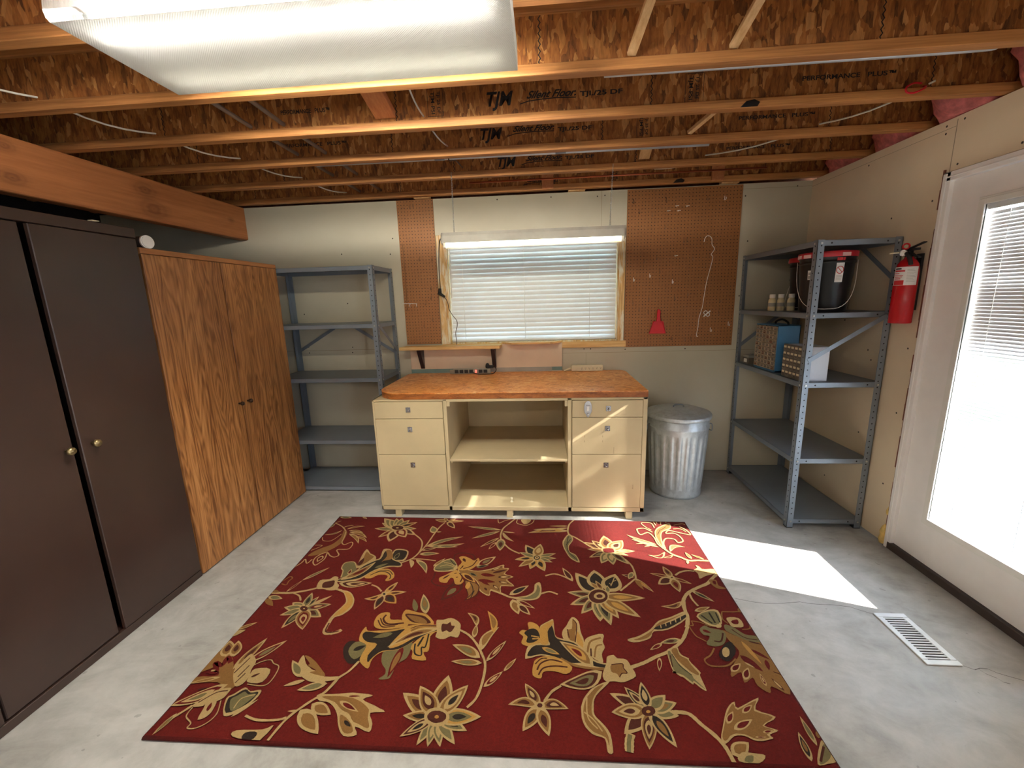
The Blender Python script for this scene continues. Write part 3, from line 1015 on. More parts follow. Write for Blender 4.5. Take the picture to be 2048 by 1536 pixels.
('P','c',[(816,2125),(843,2145),(843,2170),(860,2154),(868,2135),(932,2137),(929,2104),(865,2076),(824,2053),(829,2095)]),
('S','t',6,[(835,2120),(883,2103)]),
('S','c',15,[(942,2105),(882,2048),(850,2014),(789,1980),(727,1939),(691,1895),(673,1853),(668,1799),(662,1756),(641,1702)]),
('P','t',[(869,2044),(906,2042),(901,2001),(932,1977),(890,1974),(869,2006)]),
('P','r',[(885,2036),(899,2033),(892,2007),(880,2015)]),
('L','ctr',20,0,[(679,2056),(567,2089)]),
('L','ctm',36,0,[(679,2056),(656,2153)]),
('L','cm',50,0,[(679,2056),(590,1998)]),
('L','ctr',42,0,[(679,2056),(685,1941)]),
('L','ctr',24,0,[(679,2056),(767,2008)]),
('P','c',[(694,2056),(690,2049),(683,2043),(674,2041),(667,2043),(663,2048),(663,2055),(667,2063),(675,2068),(683,2071),(690,2069),(694,2064)]),
('P','m',[(684,2056),(683,2054),(680,2052),(677,2051),(675,2051),(673,2053),(673,2056),(675,2058),(677,2060),(680,2061),(683,2060),(684,2058)]),
('S','c',9,[(702,2075),(738,2104),(783,2118),(816,2113)]),
('L','cgb',20,0,[(746,1957),(833,1876)]),
('S','c',9,[(730,1937),(729,1891),(742,1844)]),
('L','ctm',22,15,[(677,1874),(560,1836)]),
('L','ct',25,0,[(712,1808),(797,1840)]),
('P','c',[(667,1807),(588,1766),(522,1738),(473,1686),(415,1647),(358,1623),(371,1609),(407,1611),(460,1635),(485,1674),(552,1686),(655,1756)]),
('P','t',[(655,1790),(585,1756),(524,1729),(480,1680),(417,1636),(384,1621),(414,1622),(458,1643),(490,1687),(555,1731)]),
('P','b',[(660,1784),(595,1744),(514,1708),(490,1687),(554,1695),(654,1762)]),
('S','c',4,[(523,1694),(526,1714)]),
('S','c',4,[(549,1707),(552,1727)]),
('S','c',4,[(574,1719),(578,1741)]),
('S','c',4,[(601,1732),(605,1754)]),
('S','c',4,[(627,1746),(632,1767)]),
('S','c',13,[(685,1884),(670,1816),(667,1766),(635,1687),(587,1618),(516,1563),(460,1536),(404,1504),(344,1478)]),
('L','cgm',28,0,[(591,1632),(496,1609)]),
('L','cr',25,0,[(504,1607),(442,1569)]),
('L','cr',25,0,[(473,1532),(453,1464)]),
('P','c',[(510,1560),(531,1582),(562,1593),(566,1553),(593,1532),(590,1525),(602,1497),(617,1466),(610,1451),(612,1389),(597,1391),(575,1418),(568,1410),(542,1440),(530,1445),(507,1468),(508,1465)]),
('P','g',[(514,1557),(526,1564),(532,1528),(556,1484),(578,1452),(582,1436),(607,1394),(600,1399),(578,1426),(569,1420),(545,1448),(513,1473)]),
('P','t',[(533,1573),(558,1583),(560,1547),(585,1528),(593,1496),(609,1461),(601,1453),(579,1468),(557,1500),(539,1534)]),
('S','m',4,[(520,1545),(513,1487)]),
('S','b',3,[(529,1552),(545,1494),(578,1452)]),
('P','t',[(796,1694),(835,1666),(894,1642),(938,1631),(940,1575),(942,1518),(948,1469),(919,1384),(867,1416),(847,1386),(815,1416),(814,1452),(771,1427),(779,1475),(732,1451),(753,1498),(797,1546),(818,1582),(800,1638)]),
('L','r',32,0,[(812,1558),(869,1481)]),
('L','c',20,0,[(815,1523),(844,1497)]),
('L','r',20,0,[(870,1591),(926,1540)]),
('L','m',15,0,[(881,1635),(932,1618)]),
('L','r',30,0,[(907,1539),(895,1488)]),
('L','cr',34,0,[(741,1476),(796,1517)]),
('L','cr',34,0,[(777,1440),(818,1498)]),
('L','crc',24,0,[(847,1415),(850,1472)]),
('L','mc',20,0,[(905,1398),(884,1453)]),
('L','y',14,0,[(851,1634),(881,1515)]),
('L','m',12,0,[(933,1563),(940,1495)]),
('L','m',12,0,[(906,1483),(939,1468)]),
('P','c',[(708,1773),(768,1815),(825,1817),(809,1733),(757,1714)]),
('P','g',[(718,1774),(767,1806),(814,1806),(803,1740),(763,1724)]),
('S','b',7,[(734,1782),(766,1732)]),
('S','b',7,[(777,1802),(781,1736)]),
('S','b',5,[(808,1803),(804,1740)]),
('P','c',[(802,1719),(798,1712),(791,1708),(784,1706),(778,1707),(775,1711),(775,1718),(780,1724),(787,1729),(794,1731),(800,1730),(803,1725)]),
('S','t',5,[(675,1744),(674,1717),(655,1712),(664,1658),(683,1639),(700,1625)]),
('S','t',5,[(675,1744),(712,1737),(751,1713)]),
('P','g',[(694,1694),(727,1719),(747,1703),(795,1692),(797,1657),(769,1614),(728,1600),(695,1611),(724,1654),(701,1663)]),
('L','r',40,0,[(706,1691),(739,1675)]),
('S','m',6,[(734,1629),(764,1630),(791,1677)]),
('S','t',5,[(840,1809),(824,1763),(838,1735)]),
('S','t',5,[(840,1809),(887,1810),(935,1808),(936,1753),(924,1710),(886,1701)]),
('P','c',[(847,1771),(901,1770),(900,1719),(851,1715),(843,1738)]),
('P','r',[(858,1750),(890,1762),(886,1736),(864,1732)]),
('P','g',[(819,1727),(851,1715),(884,1674),(934,1663),(938,1631),(886,1635),(847,1659),(810,1691)]),
('S','m',4,[(839,1700),(875,1654),(925,1643)]),
('P','b',[(739,1579),(800,1631),(806,1582),(755,1526),(724,1542)]),
('P','c',[(775,1571),(768,1558),(758,1549),(749,1545),(743,1548),(741,1557),(744,1570),(751,1583),(761,1593),(771,1597),(777,1594),(779,1584)]),
('S','t',6,[(719,1590),(690,1553),(656,1528),(670,1500),(736,1503),(787,1539)]),
('P','t',[(949,1828),(944,1820),(936,1814),(928,1812),(922,1814),(920,1819),(921,1827),(927,1835),(934,1841),(942,1844),(948,1842),(951,1836)]),
('L','cg',17,0,[(901,1197),(904,1300)]),
('L','cbt',24,0,[(853,1146),(865,1242)]),
('L','t',40,0,[(921,1223),(934,1251)]),
('P','c',[(866,1139),(910,1199),(935,1216),(946,1157),(899,1141)]),
('P','g',[(875,1143),(913,1192),(930,1204),(929,1171),(894,1144)]),
('S','m',6,[(881,1147),(921,1196)]),
('P','c',[(592,1206),(622,1260),(656,1314),(696,1345),(698,1320),(793,1366),(760,1317),(818,1292),(760,1259),(800,1244),(764,1227),(767,1214),(711,1203),(676,1218),(640,1216),(601,1189)]),
('P','t',[(599,1210),(627,1261),(660,1310),(689,1336),(694,1312),(778,1354),(751,1312),(806,1291),(754,1258),(786,1244),(754,1227),(756,1216),(714,1209),(678,1224),(638,1222),(605,1199)]),
('L','cr',30,0,[(634,1259),(675,1306)]),
('L','cr',28,0,[(705,1301),(756,1335)]),
('L','cr',26,0,[(649,1239),(730,1279)]),
('L','cr',25,0,[(744,1234),(783,1242)]),
('L','cr',16,0,[(709,1216),(749,1218)]),
('S','c',13,[(453,1293),(510,1289),(542,1252),(576,1213),(595,1176),(603,1127)]),
('L','ct',50,0,[(607,1154),(679,1197)]),
('P','c',[(619,1135),(641,1163),(680,1162),(713,1157),(680,1131)]),
('P','g',[(638,1136),(653,1153),(674,1154),(661,1134)]),
('L','cg',42,0,[(369,1296),(474,1279)]),
('L','cgt',40,0,[(369,1296),(481,1330)]),
('L','cg',45,0,[(369,1296),(448,1360)]),
('L','cm',34,0,[(369,1296),(236,1357)]),
('L','cm',40,0,[(369,1296),(263,1204)]),
('L','cbcm',34,0,[(369,1296),(298,1387)]),
('L','cbc',34,0,[(369,1296),(367,1412)]),
('L','ctcm',40,0,[(369,1296),(231,1281)]),
('L','ctmcm',34,0,[(369,1296),(338,1156)]),
('L','cbt',32,0,[(369,1296),(433,1167)]),
('P','m',[(393,1293),(387,1283),(376,1276),(363,1273),(351,1275),(344,1281),(343,1291),(348,1301),(359,1308),(373,1312),(385,1310),(392,1303)]),
('P','y',[(374,1290),(373,1287),(369,1285),(365,1284),(361,1285),(359,1287),(359,1290),(361,1293),(364,1295),(368,1296),(372,1295),(374,1293)]),
('S','c',26,[(287,1207),(276,1180),(269,1145)]),
('S','g',12,[(284,1203),(275,1180),(268,1145)]),
('P','c',[(230,1406),(241,1402),(184,1345),(170,1305),(169,1268),(193,1238),(215,1202),(215,1142),(197,1141),(194,1184),(152,1199),(124,1237),(122,1295),(143,1343),(179,1380)]),
('P','t',[(219,1394),(176,1343),(162,1305),(161,1264),(187,1233),(207,1196),(205,1161),(198,1189),(158,1206),(131,1241),(131,1296),(150,1339),(182,1374)]),
('S','c',4,[(147,1335),(143,1259),(173,1218)]),
('S','c',4,[(131,1277),(163,1249),(189,1209)]),
('L','ctmc',36,0,[(-34,1293),(-92,1384)]),
('L','ctm',30,-12,[(-34,1293),(-153,1292)]),
('L','ctb',42,0,[(-34,1293),(-93,1196)]),
('L','ctm',40,0,[(-34,1293),(1,1183)]),
('L','ctmc',36,12,[(-34,1293),(75,1286)]),
('P','c',[(-13,1294),(-16,1286),(-23,1280),(-33,1277),(-43,1279),(-51,1285),(-54,1292),(-51,1301),(-44,1307),(-34,1310),(-23,1308),(-16,1302)]),
('P','m',[(-22,1295),(-24,1291),(-27,1288),(-32,1286),(-38,1287),(-41,1290),(-43,1294),(-41,1298),(-38,1302),(-33,1303),(-27,1302),(-24,1299)]),
('S','c',9,[(-15,1312),(14,1353),(51,1380)]),
('P','c',[(76,1605),(67,1652),(89,1691),(118,1745),(148,1720),(152,1656),(163,1606),(159,1550),(126,1578)]),
('P','t',[(94,1619),(92,1665),(113,1674),(121,1732),(137,1699),(126,1643),(120,1593)]),
('S','m',4,[(121,1732),(137,1696),(122,1593)]),
('S','m',4,[(92,1670),(98,1620)]),
('P','y',[(134,1655),(144,1644),(157,1600),(154,1563),(130,1583)]),
('P','c',[(156,1558),(164,1601),(187,1630),(252,1648),(245,1604),(249,1572),(231,1536),(231,1494),(195,1514)]),
('S','t',8,[(171,1543),(190,1602),(240,1626)]),
('S','m',6,[(185,1524),(188,1565)]),
('S','t',6,[(199,1520),(213,1576),(240,1588)]),
('P','c',[(259,1493),(233,1493),(194,1510),(158,1563),(117,1601),(61,1615),(35,1634),(28,1725),(7,1715),(-30,1688),(-36,1648),(-40,1587),(-85,1569),(-97,1507),(-87,1500),(-29,1520),(25,1507),(86,1485),(149,1469),(253,1467)]),
('P','b',[(2,1655),(21,1688),(35,1625),(58,1607),(114,1593),(153,1553),(189,1502),(232,1486),(256,1486),(249,1472),(198,1474),(151,1488),(94,1488),(66,1499),(25,1517),(-29,1526),(-85,1512),(-78,1545),(-51,1573),(10,1575),(-3,1618)]),
('P','y',[(-39,1648),(-27,1683),(27,1720),(21,1690),(1,1654),(2,1582),(-34,1586)]),
('L','yg',28,0,[(-25,1561),(51,1528)]),
('P','y',[(-130,1638),(-116,1657),(-88,1657),(-92,1700),(-69,1704),(-38,1677),(-33,1591),(-50,1580),(-90,1567),(-117,1583),(-110,1617)]),
('P','b',[(-106,1639),(-84,1663),(-55,1665),(-38,1639),(-37,1608),(-73,1584),(-95,1590),(-91,1617)]),
('S','y',6,[(-74,1624),(-38,1617)]),
('S','y',6,[(-69,1607),(-36,1609)]),
('L','ctyr',30,-6,[(189,1471),(53,1599)]),
('S','t',10,[(260,1465),(185,1464),(110,1477),(54,1508)]),
('P','y',[(101,1467),(46,1510),(-4,1518),(-50,1499),(-62,1465),(-62,1421),(-29,1409),(-19,1439),(27,1444),(75,1433)]),
('S','m',6,[(-45,1447),(-29,1480),(12,1499),(61,1489)]),
('S','m',6,[(-39,1424),(-19,1457),(28,1469),(81,1466)]),
('S','m',5,[(-53,1475),(-29,1502),(-4,1506)]),
('L','cmgm',34,10,[(221,1452),(46,1385)]),
('P','c',[(244,1490),(251,1524),(280,1535),(295,1519),(329,1515),(342,1487),(355,1442),(340,1426),(301,1407),(259,1409),(228,1408),(222,1441)]),
('P','t',[(264,1486),(309,1493),(311,1472),(321,1449),(300,1446),(287,1428),(280,1443),(259,1453)]),
('S','m',4,[(264,1486),(309,1493),(311,1472),(321,1449),(300,1446),(287,1428)]),
('P','b',[(-818,1501),(-810,1471),(-816,1449),(-832,1441),(-856,1447),(-881,1468),(-901,1498),(-911,1529),(-906,1553),(-889,1562),(-864,1555),(-838,1532)]),
('P','g',[(-880,1504),(-872,1555),(-819,1549),(-809,1496),(-835,1465)]),
('L','b',40,0,[(-860,1510),(-814,1538)]),
('P','g',[(-611,1563),(-604,1526),(-609,1480),(-639,1448),(-643,1401),(-651,1378),(-692,1376),(-674,1396),(-678,1419),(-710,1456),(-722,1505),(-695,1520)]),
('L','rt',20,0,[(-644,1540),(-657,1383)]),
('P','y',[(-517,1632),(-536,1600),(-522,1524),(-543,1513),(-521,1474),(-582,1477),(-592,1516),(-606,1531),(-602,1563),(-562,1613)]),
('S','b',6,[(-547,1616),(-543,1544),(-559,1538),(-549,1498),(-580,1506),(-594,1558)]),
('S','b',8,[(-567,1598),(-578,1543)]),
('P','y',[(-659,1663),(-706,1695),(-758,1696),(-778,1739),(-819,1735),(-835,1701),(-823,1652),(-782,1634),(-707,1642)]),
('S','m',8,[(-790,1725),(-794,1696),(-759,1667),(-685,1676)]),
('S','m',5,[(-818,1689),(-780,1648),(-721,1656)]),
('S','m',5,[(-811,1702),(-775,1660),(-710,1666)]),
('P','y',[(-539,1672),(-586,1733),(-640,1747),(-704,1763),(-708,1712),(-680,1673),(-635,1669)]),
('P','m',[(-555,1680),(-593,1720),(-635,1731),(-698,1735),(-662,1692),(-619,1678)]),
('L','t',26,0,[(-572,1680),(-687,1726)]),
('P','y',[(-861,1572),(-868,1610),(-860,1646),(-841,1623),(-790,1625),(-701,1640),(-639,1665),(-531,1671),(-501,1662),(-496,1634),(-560,1620),(-608,1568),(-660,1523),(-726,1508),(-755,1471),(-755,1421),(-797,1447),(-812,1471),(-810,1517),(-816,1544),(-850,1559)]),
('P','b',[(-851,1586),(-848,1616),(-776,1612),(-707,1628),(-668,1639),(-687,1599),(-708,1532),(-666,1540),(-614,1586),(-565,1623),(-507,1640),(-558,1614),(-612,1566),(-661,1524),(-728,1513),(-758,1478),(-768,1452),(-783,1487),(-766,1548),(-818,1559)]),
('L','g',28,0,[(-717,1612),(-801,1583)]),
('L','ctm',15,-8,[(-503,1653),(-715,1532)]),
('S','t',11,[(-499,1662),(-589,1658),(-637,1630)]),
('S','m',4,[(-500,1666),(-592,1666),(-642,1644)]),
('P','c',[(-528,1676),(-530,1702),(-500,1703),(-464,1717),(-423,1694),(-407,1663),(-408,1602),(-442,1606),(-474,1588),(-511,1599),(-512,1630)]),
('P','m',[(-500,1677),(-476,1678),(-463,1691),(-453,1670),(-436,1665),(-449,1629),(-470,1639),(-490,1631)]),
('S','c',9,[(-809,1456),(-830,1407),(-861,1369),(-881,1312),(-905,1290)]),
('S','c',9,[(-414,1648),(-362,1618),(-318,1570),(-287,1519),(-263,1461),(-264,1379),(-278,1312),(-307,1273)]),
('L','ct',30,0,[(-335,1602),(-334,1681)]),
('L','ctm',28,-15,[(-330,1672),(-391,1754)]),
('L','ct',25,12,[(-295,1532),(-226,1670)]),
('L','yt',22,-10,[(-247,1634),(-293,1770)]),
('L','ctg',30,-5,[(-290,1496),(-425,1560)]),
('L','ctg',22,0,[(-278,1470),(-412,1473)]),
('L','crc',18,0,[(-262,1478),(-185,1592)]),
('L','crc',24,0,[(-256,1360),(-186,1434)]),
('L','ct',20,0,[(-183,1434),(-134,1500)]),
('L','cgt',28,0,[(-595,1739),(-647,1876)]),
('L','g',25,0,[(-649,1753),(-688,1840)]),
('L','cg',30,0,[(-414,1232),(-458,1129)]),
('L','cgc',32,0,[(-414,1232),(-418,1126)]),
('L','cgc',32,0,[(-414,1232),(-374,1128)]),
('L','cg',30,0,[(-414,1232),(-325,1139)]),
('L','cgb',32,0,[(-414,1232),(-291,1187)]),
('L','ctm',42,0,[(-414,1232),(-407,1406)]),
('L','ctm',36,0,[(-414,1232),(-570,1320)]),
('L','ctb',32,0,[(-414,1232),(-541,1231)]),
('L','cmcb',28,0,[(-414,1232),(-527,1155)]),
('L','cygb',36,0,[(-414,1232),(-248,1240)]),
('L','ctcb',36,0,[(-414,1232),(-318,1366)]),
('L','ctmc',40,0,[(-414,1232),(-511,1353)]),
('P','c',[(-365,1233),(-367,1215),(-381,1202),(-403,1196),(-428,1199),(-448,1211),(-459,1228),(-458,1247),(-444,1261),(-421,1267),(-396,1263),(-375,1251)]),
('P','m',[(-377,1233),(-379,1222),(-390,1213),(-407,1209),(-425,1211),(-440,1219),(-448,1230),(-446,1242),(-436,1251),(-418,1255),(-400,1253),(-384,1245)]),
('P','y',[(-404,1232),(-405,1229),(-407,1226),(-411,1225),(-415,1226),(-419,1228),(-420,1231),(-420,1235),(-418,1237),(-414,1238),(-410,1238),(-406,1235)]),
('P','c',[(-900,1295),(-821,1304),(-768,1311),(-684,1305),(-717,1286),(-659,1262),(-613,1241),(-666,1234),(-643,1196),(-642,1165),(-701,1182),(-683,1154),(-728,1147),(-766,1183),(-791,1225),(-840,1265),(-888,1273)]),
('P','t',[(-885,1289),(-816,1294),(-758,1289),(-711,1271),(-677,1246),(-670,1220),(-651,1188),(-655,1178),(-699,1193),(-722,1203),(-745,1227),(-781,1241),(-823,1270)]),
('P','t',[(-776,1222),(-733,1202),(-701,1165),(-729,1157),(-760,1186)]),
('L','cr',20,0,[(-806,1275),(-713,1236)]),
('L','b',30,0,[(-751,1201),(-718,1180)]),
('L','cr',14,0,[(-792,1295),(-721,1299)]),
('P','t',[(-1374,1360),(-1414,1398),(-1445,1382),(-1480,1362),(-1481,1405),(-1483,1449),(-1459,1482),(-1390,1458),(-1328,1392),(-1266,1318),(-1293,1301),(-1355,1331),(-1470,1321),(-1468,1349)]),
('L','ctm',50,0,[(-1413,1452),(-1461,1539)]),
('L','ctm',45,0,[(-1377,1454),(-1420,1540)]),
('L','t',30,0,[(-1436,1431),(-1492,1444)]),
('S','r',16,[(-1434,1380),(-1395,1375),(-1435,1421),(-1395,1408),(-1400,1448),(-1368,1424)]),
('S','c',7,[(-1422,1381),(-1406,1383)]),
('L','ctm',22,0,[(-1334,1392),(-1294,1561)]),
('L','crg',24,0,[(-1300,1422),(-1192,1551)]),
('P','c',[(-1268,1318),(-1323,1383),(-1321,1421),(-1309,1472),(-1259,1434),(-1253,1395),(-1239,1364),(-1242,1328)]),
('S','m',4,[(-1276,1330),(-1265,1376)]),
('S','m',4,[(-1314,1374),(-1299,1452)]),
('S','m',4,[(-1285,1357),(-1275,1414)]),
('P','c',[(-1239,1364),(-1238,1399),(-1171,1399),(-1165,1340),(-1226,1335)]),
('L','m',30,0,[(-1229,1359),(-1201,1379)]),
('S','c',4,[(-1258,1414),(-1233,1435),(-1200,1445),(-1175,1428),(-1144,1415),(-1133,1378),(-1135,1337),(-1159,1323),(-1222,1328)]),
('L','crcg',26,5,[(-1301,1323),(-1466,1223)]),
('S','m',5,[(-1408,1294),(-1379,1304)]),
('L','ct',12,0,[(-1356,1354),(-1475,1317)]),
('P','c',[(-1278,1309),(-1330,1295),(-1357,1259),(-1373,1226),(-1331,1228),(-1323,1242),(-1279,1258),(-1271,1290)]),
('P','c',[(-1331,1252),(-1294,1254),(-1278,1219),(-1280,1192),(-1306,1177),(-1320,1221)]),
('L','r',35,0,[(-1296,1210),(-1307,1245)]),
('S','c',4,[(-1366,1222),(-1361,1188),(-1322,1164),(-1320,1146),(-1288,1147),(-1259,1171),(-1252,1205),(-1276,1254)]),
('S','m',4,[(-1280,1296),(-1321,1285),(-1359,1242)]),
('P','c',[(-1219,1196),(-1261,1263),(-1245,1283),(-1219,1313),(-1187,1298),(-1147,1306),(-1139,1279),(-1155,1238),(-1178,1210)]),
('P','b',[(-1218,1206),(-1253,1260),(-1239,1277),(-1213,1305),(-1182,1292),(-1152,1297),(-1149,1279),(-1163,1244)]),
('P','g',[(-1209,1218),(-1240,1260),(-1225,1277),(-1209,1295),(-1186,1285),(-1154,1287),(-1169,1246),(-1188,1223)]),
('S','c',4,[(-1202,1226),(-1200,1266),(-1157,1285)]),
('L','c',14,0,[(-1188,1193),(-1130,1267)]),
('S','c',9,[(-1373,1230),(-1391,1202),(-1409,1178)]),
('L','cgt',20,0,[(-1407,1197),(-1428,1113)]),
('L','c',20,0,[(-1453,1151),(-1473,1135)]),
('L','ct',22,0,[(-1479,1601),(-1406,1651)]),
('L','c',40,0,[(-1490,1563),(-1431,1603)]),
('P','c',[(-1069,1475),(-1069,1433),(-1044,1391),(-989,1357),(-943,1349),(-875,1361),(-855,1379),(-920,1376),(-963,1399),(-993,1407),(-1034,1434)]),
('P','t',[(-1063,1473),(-1029,1464),(-974,1427),(-919,1378),(-992,1391),(-973,1403),(-1020,1425),(-1017,1435)]),
('L','cg',28,0,[(-1017,1369),(-1103,1447)]),
('L','c',22,0,[(-993,1356),(-1067,1326)]),
('L','cg',30,0,[(-892,1346),(-1001,1311)]),
('S','c',9,[(-856,1377),(-881,1310),(-930,1255),(-971,1196),(-991,1118)]),
('S','c',8,[(-975,1201),(-1006,1191),(-1079,1187),(-1136,1201)]),
('L','c',20,0,[(-946,1229),(-986,1225)]),
('L','ct',38,0,[(-940,1233),(-823,1149)]),
('L','ct',40,0,[(-908,1258),(-812,1220)]),
('P','c',[(-1129,1125),(-1130,1147),(-1037,1154),(-1004,1171),(-1016,1125),(-1035,1114)]),
('P','b',[(-1089,1118),(-1090,1141),(-1047,1143),(-1051,1114)])]
# ------------------------------------------------------------------ large structure
XR, YB, XL, YF = 2.042, 3.5216, -3.80, -4.6      # right, back, left, rear faces
ZW = 2.338                                        # top of the wallboard
ZJ = 2.342                                        # underside of the joists

mb = MB()
mb.box(XL - 0.2, 2.20, YF - 0.2, YB + 0.16, -0.12, 0.0)
crk = [(0.952, 1.922), (1.03, 1.9), (1.082, 1.892), (1.17, 1.896), (1.258, 1.909), (1.30, 1.898), (1.344, 1.895), (1.41, 1.893), (1.476, 1.883), (1.51, 1.86), (1.55, 1.838)]
crk2 = [(1.687, 1.562), (1.718, 1.541), (1.745, 1.55), (1.772, 1.548), (1.79, 1.53), (1.82, 1.515), (1.9, 1.48)]
crk3 = [(1.735, 1.548), (1.742, 1.525), (1.765, 1.505), (1.772, 1.488), (1.79, 1.482)]
for cr in (crk, crk2, crk3):
    for (a, b), (c, d) in zip(cr[:-1], cr[1:]):
        w = 0.0012
        mb.add([(a, b - w, 0.0006), (c, d - w, 0.0006), (c, d + w, 0.0006), (a, b + w, 0.0006)], [(0, 1, 2, 3)], 1)
struct(mb.build('floor', ['floor', 'crack'], fix=False, origin=(0, 0, 0)))

# back wall with the window opening, wallboard seams and nail heads
WX0, WX1, WZ0, WZ1 = -0.800, 0.622, 1.160, 2.02
mb = MB()
for (a, b, c, d) in ((XL, WX0, 0.012, ZW), (WX1, XR, 0.012, ZW), (WX0, WX1, 0.012, WZ0), (WX0, WX1, WZ1, ZW)):
    mb.box(a, b, YB, YB + 0.14, c, d)
mb.box(XL, XR + 0.16, YB + 0.14, YB + 0.16, 0.0, WZ0 - 0.02)
e = YB - 0.0006
for (a, b, c, d) in ((-2.6, -1.18, 1.129, 1.132), (0.16, XR, 1.064, 1.0665), (0.471, 0.474, 2.02, ZW), (0.357, 0.3595, 0.93, 1.064), (0.668, XR, 2.299, 2.301)):
    mb.quad((a, e, c), (b, e, c), (b, e, d), (a, e, d), 1)
dots = [(-353, 2310), (76, 2309), (439, 2298), (497, 2302), (-455, 2065), (49, 2065), (441, 2069), (341, 1098), (396, 1097), (682, 1088), (-1233, 2047), (-1683, 1939), (-1263, 1924), (-1675, 1532), (-2075, 1450), (-2074, 1163), (-1672, 1154), (-1677, 1108), (-2073, 1111), (1602, 1918), (1949, 1611), (1935, 2303), (1170, 1084), (1560, 2250), (1570, 1500)]
for x, z in dots:
    mb.disc((x / 1000, e, z / 1000), (0, -1, 0), 0.0055, 2, 8)
M['seam'] = plain('board_joint', (150, 136, 112), 0.9)
M['nail'] = plain('dark_nail_head', (58, 50, 44), 0.7)
struct(mb.build('wall_back', ['drywall', 'seam', 'nail'], fix=False, origin=(0, YB, 0)))

# right wall with the door opening
DY0, DY1, DZ1 = 1.40, 2.425, 2.085
mb = MB()
mb.box(XR, XR + 0.14, DY1, YB, 0.012, ZW)
mb.box(XR, XR + 0.14, YF, -2.65, 0.012, ZW)
mb.box(XR, XR + 0.14, -1.55, DY0, 0.012, ZW)
mb.box(XR, XR + 0.14, -2.65, -1.55, 2.06, ZW)
mb.box(XR, XR + 0.14, DY0, DY1, DZ1, ZW)
e = XR - 0.0006
for (a, b, c, d) in ((2.3995, 2.4035, 2.085, 2.325), (2.405, YB, 2.2935, 2.2955)):
    mb.quad((e, a, c), (e, b, c), (e, b, d), (e, a, d), 1)
for y, z in ((2668, 740), (2745, 609), (3004, 195), (2485, 810), (2500, 363), (2477, 1187), (2727, 1086), (2366, 2313), (2457, 2311), (2456, 2276), (2365, 2110), (2472, 1963), (2725, 1922), (2962, 2277), (2083, 2111), (2762, 1145), (2998, 1321)):
    mb.disc((e, y / 1000, z / 1000), (-1, 0, 0), 0.0055, 2, 8)
struct(mb.build('wall_right', ['drywall_r', 'seam', 'nail'], fix=False, origin=(XR, 2.5, 0)))

struct(MB().box(XL - 0.14, XL, YF, YB + 0.16, 0.0, 2.6).build('wall_left', 'leftshade'))
struct(MB().box(XL - 0.14, XR + 0.14, YF - 0.14, YF, 0.0, 2.6).build('wall_rear', 'rearpaint'))
struct(MB().box(XL - 0.14, 2.24, YF - 0.14, YB + 0.16, 2.584, 2.605).build('ceiling', 'osb', origin=(0, 0, 2.584)))
struct(MB().box(XR + 0.12, XR + 0.16, YF, YB + 0.16, ZW, 2.584).box(XL, XR + 0.12, YB + 0.10, YB + 0.14, ZW, 2.584).build('trim_1', 'rough', origin=(0, 0, ZW)))
# outside ground
struct(MB().box(2.20, 9, -6, 9, -0.14, -0.02).build('ground_outside', 'patio'))
struct(MB().box(-7, 7, YB + 0.5, 12, 0.6, 0.95).build('lawn_outside', 'grass'))

struct(MB().box(-5, 5, YB + 0.17, 7.2, 2.62, 2.78).build('added_sky_blocker', 'patio'))  # unseen slab added over the back window to block the sky

# ------------------------------------------------------------------ window
w = bpy.data.objects.new('window_1', None)
COL.objects.link(w)
w.location = (-0.09, YB, WZ0)
struct(w)
mb = MB()
# casing on the wall face and the lining of the opening
mb.box(-0.868, WX0 + 0.004, YB - 0.016, YB, 1.163, 2.055)
mb.box(WX1 - 0.004, 0.664, YB - 0.016, YB, 1.163, 2.055)
mb.box(WX0, WX1, YB - 0.016, YB, WZ1 - 0.01, 2.055)
mb.box(WX0, WX0 + 0.014, YB, YB + 0.12, WZ0, WZ1)
mb.box(WX1 - 0.014, WX1, YB, YB + 0.12, WZ0, WZ1)
mb.box(WX0, WX1, YB, YB + 0.12, WZ0, WZ0 + 0.014)
mb.box(WX0, WX1, YB, YB + 0.12, WZ1 - 0.014, WZ1)
mb.build('casing', 'pine', w, 0.002)
MB().box(-0.868, 0.682, YB - 0.02, YB, 1.112, 1.163).build('sill', 'shelfwood', w, 0.002)
mb = MB()
for (a, b, c, d) in ((WX0 + 0.014, WX0 + 0.05, WZ0, WZ1), (WX1 - 0.05, WX1 - 0.014, WZ0, WZ1), (WX0, WX1, WZ0 + 0.014, WZ0 + 0.05), (WX0, WX1, WZ1 - 0.05, WZ1 - 0.014), (-0.11, -0.07, WZ0, WZ1)):
    mb.box(a, b, YB + 0.095, YB + 0.135, c, d)
mb.build('sash', 'doorwhite', w)
MB().box(WX0 + 0.03, WX1 - 0.03, YB + 0.113, YB + 0.117, WZ0 + 0.03, WZ1 - 0.03).build('pane', 'glass', w)

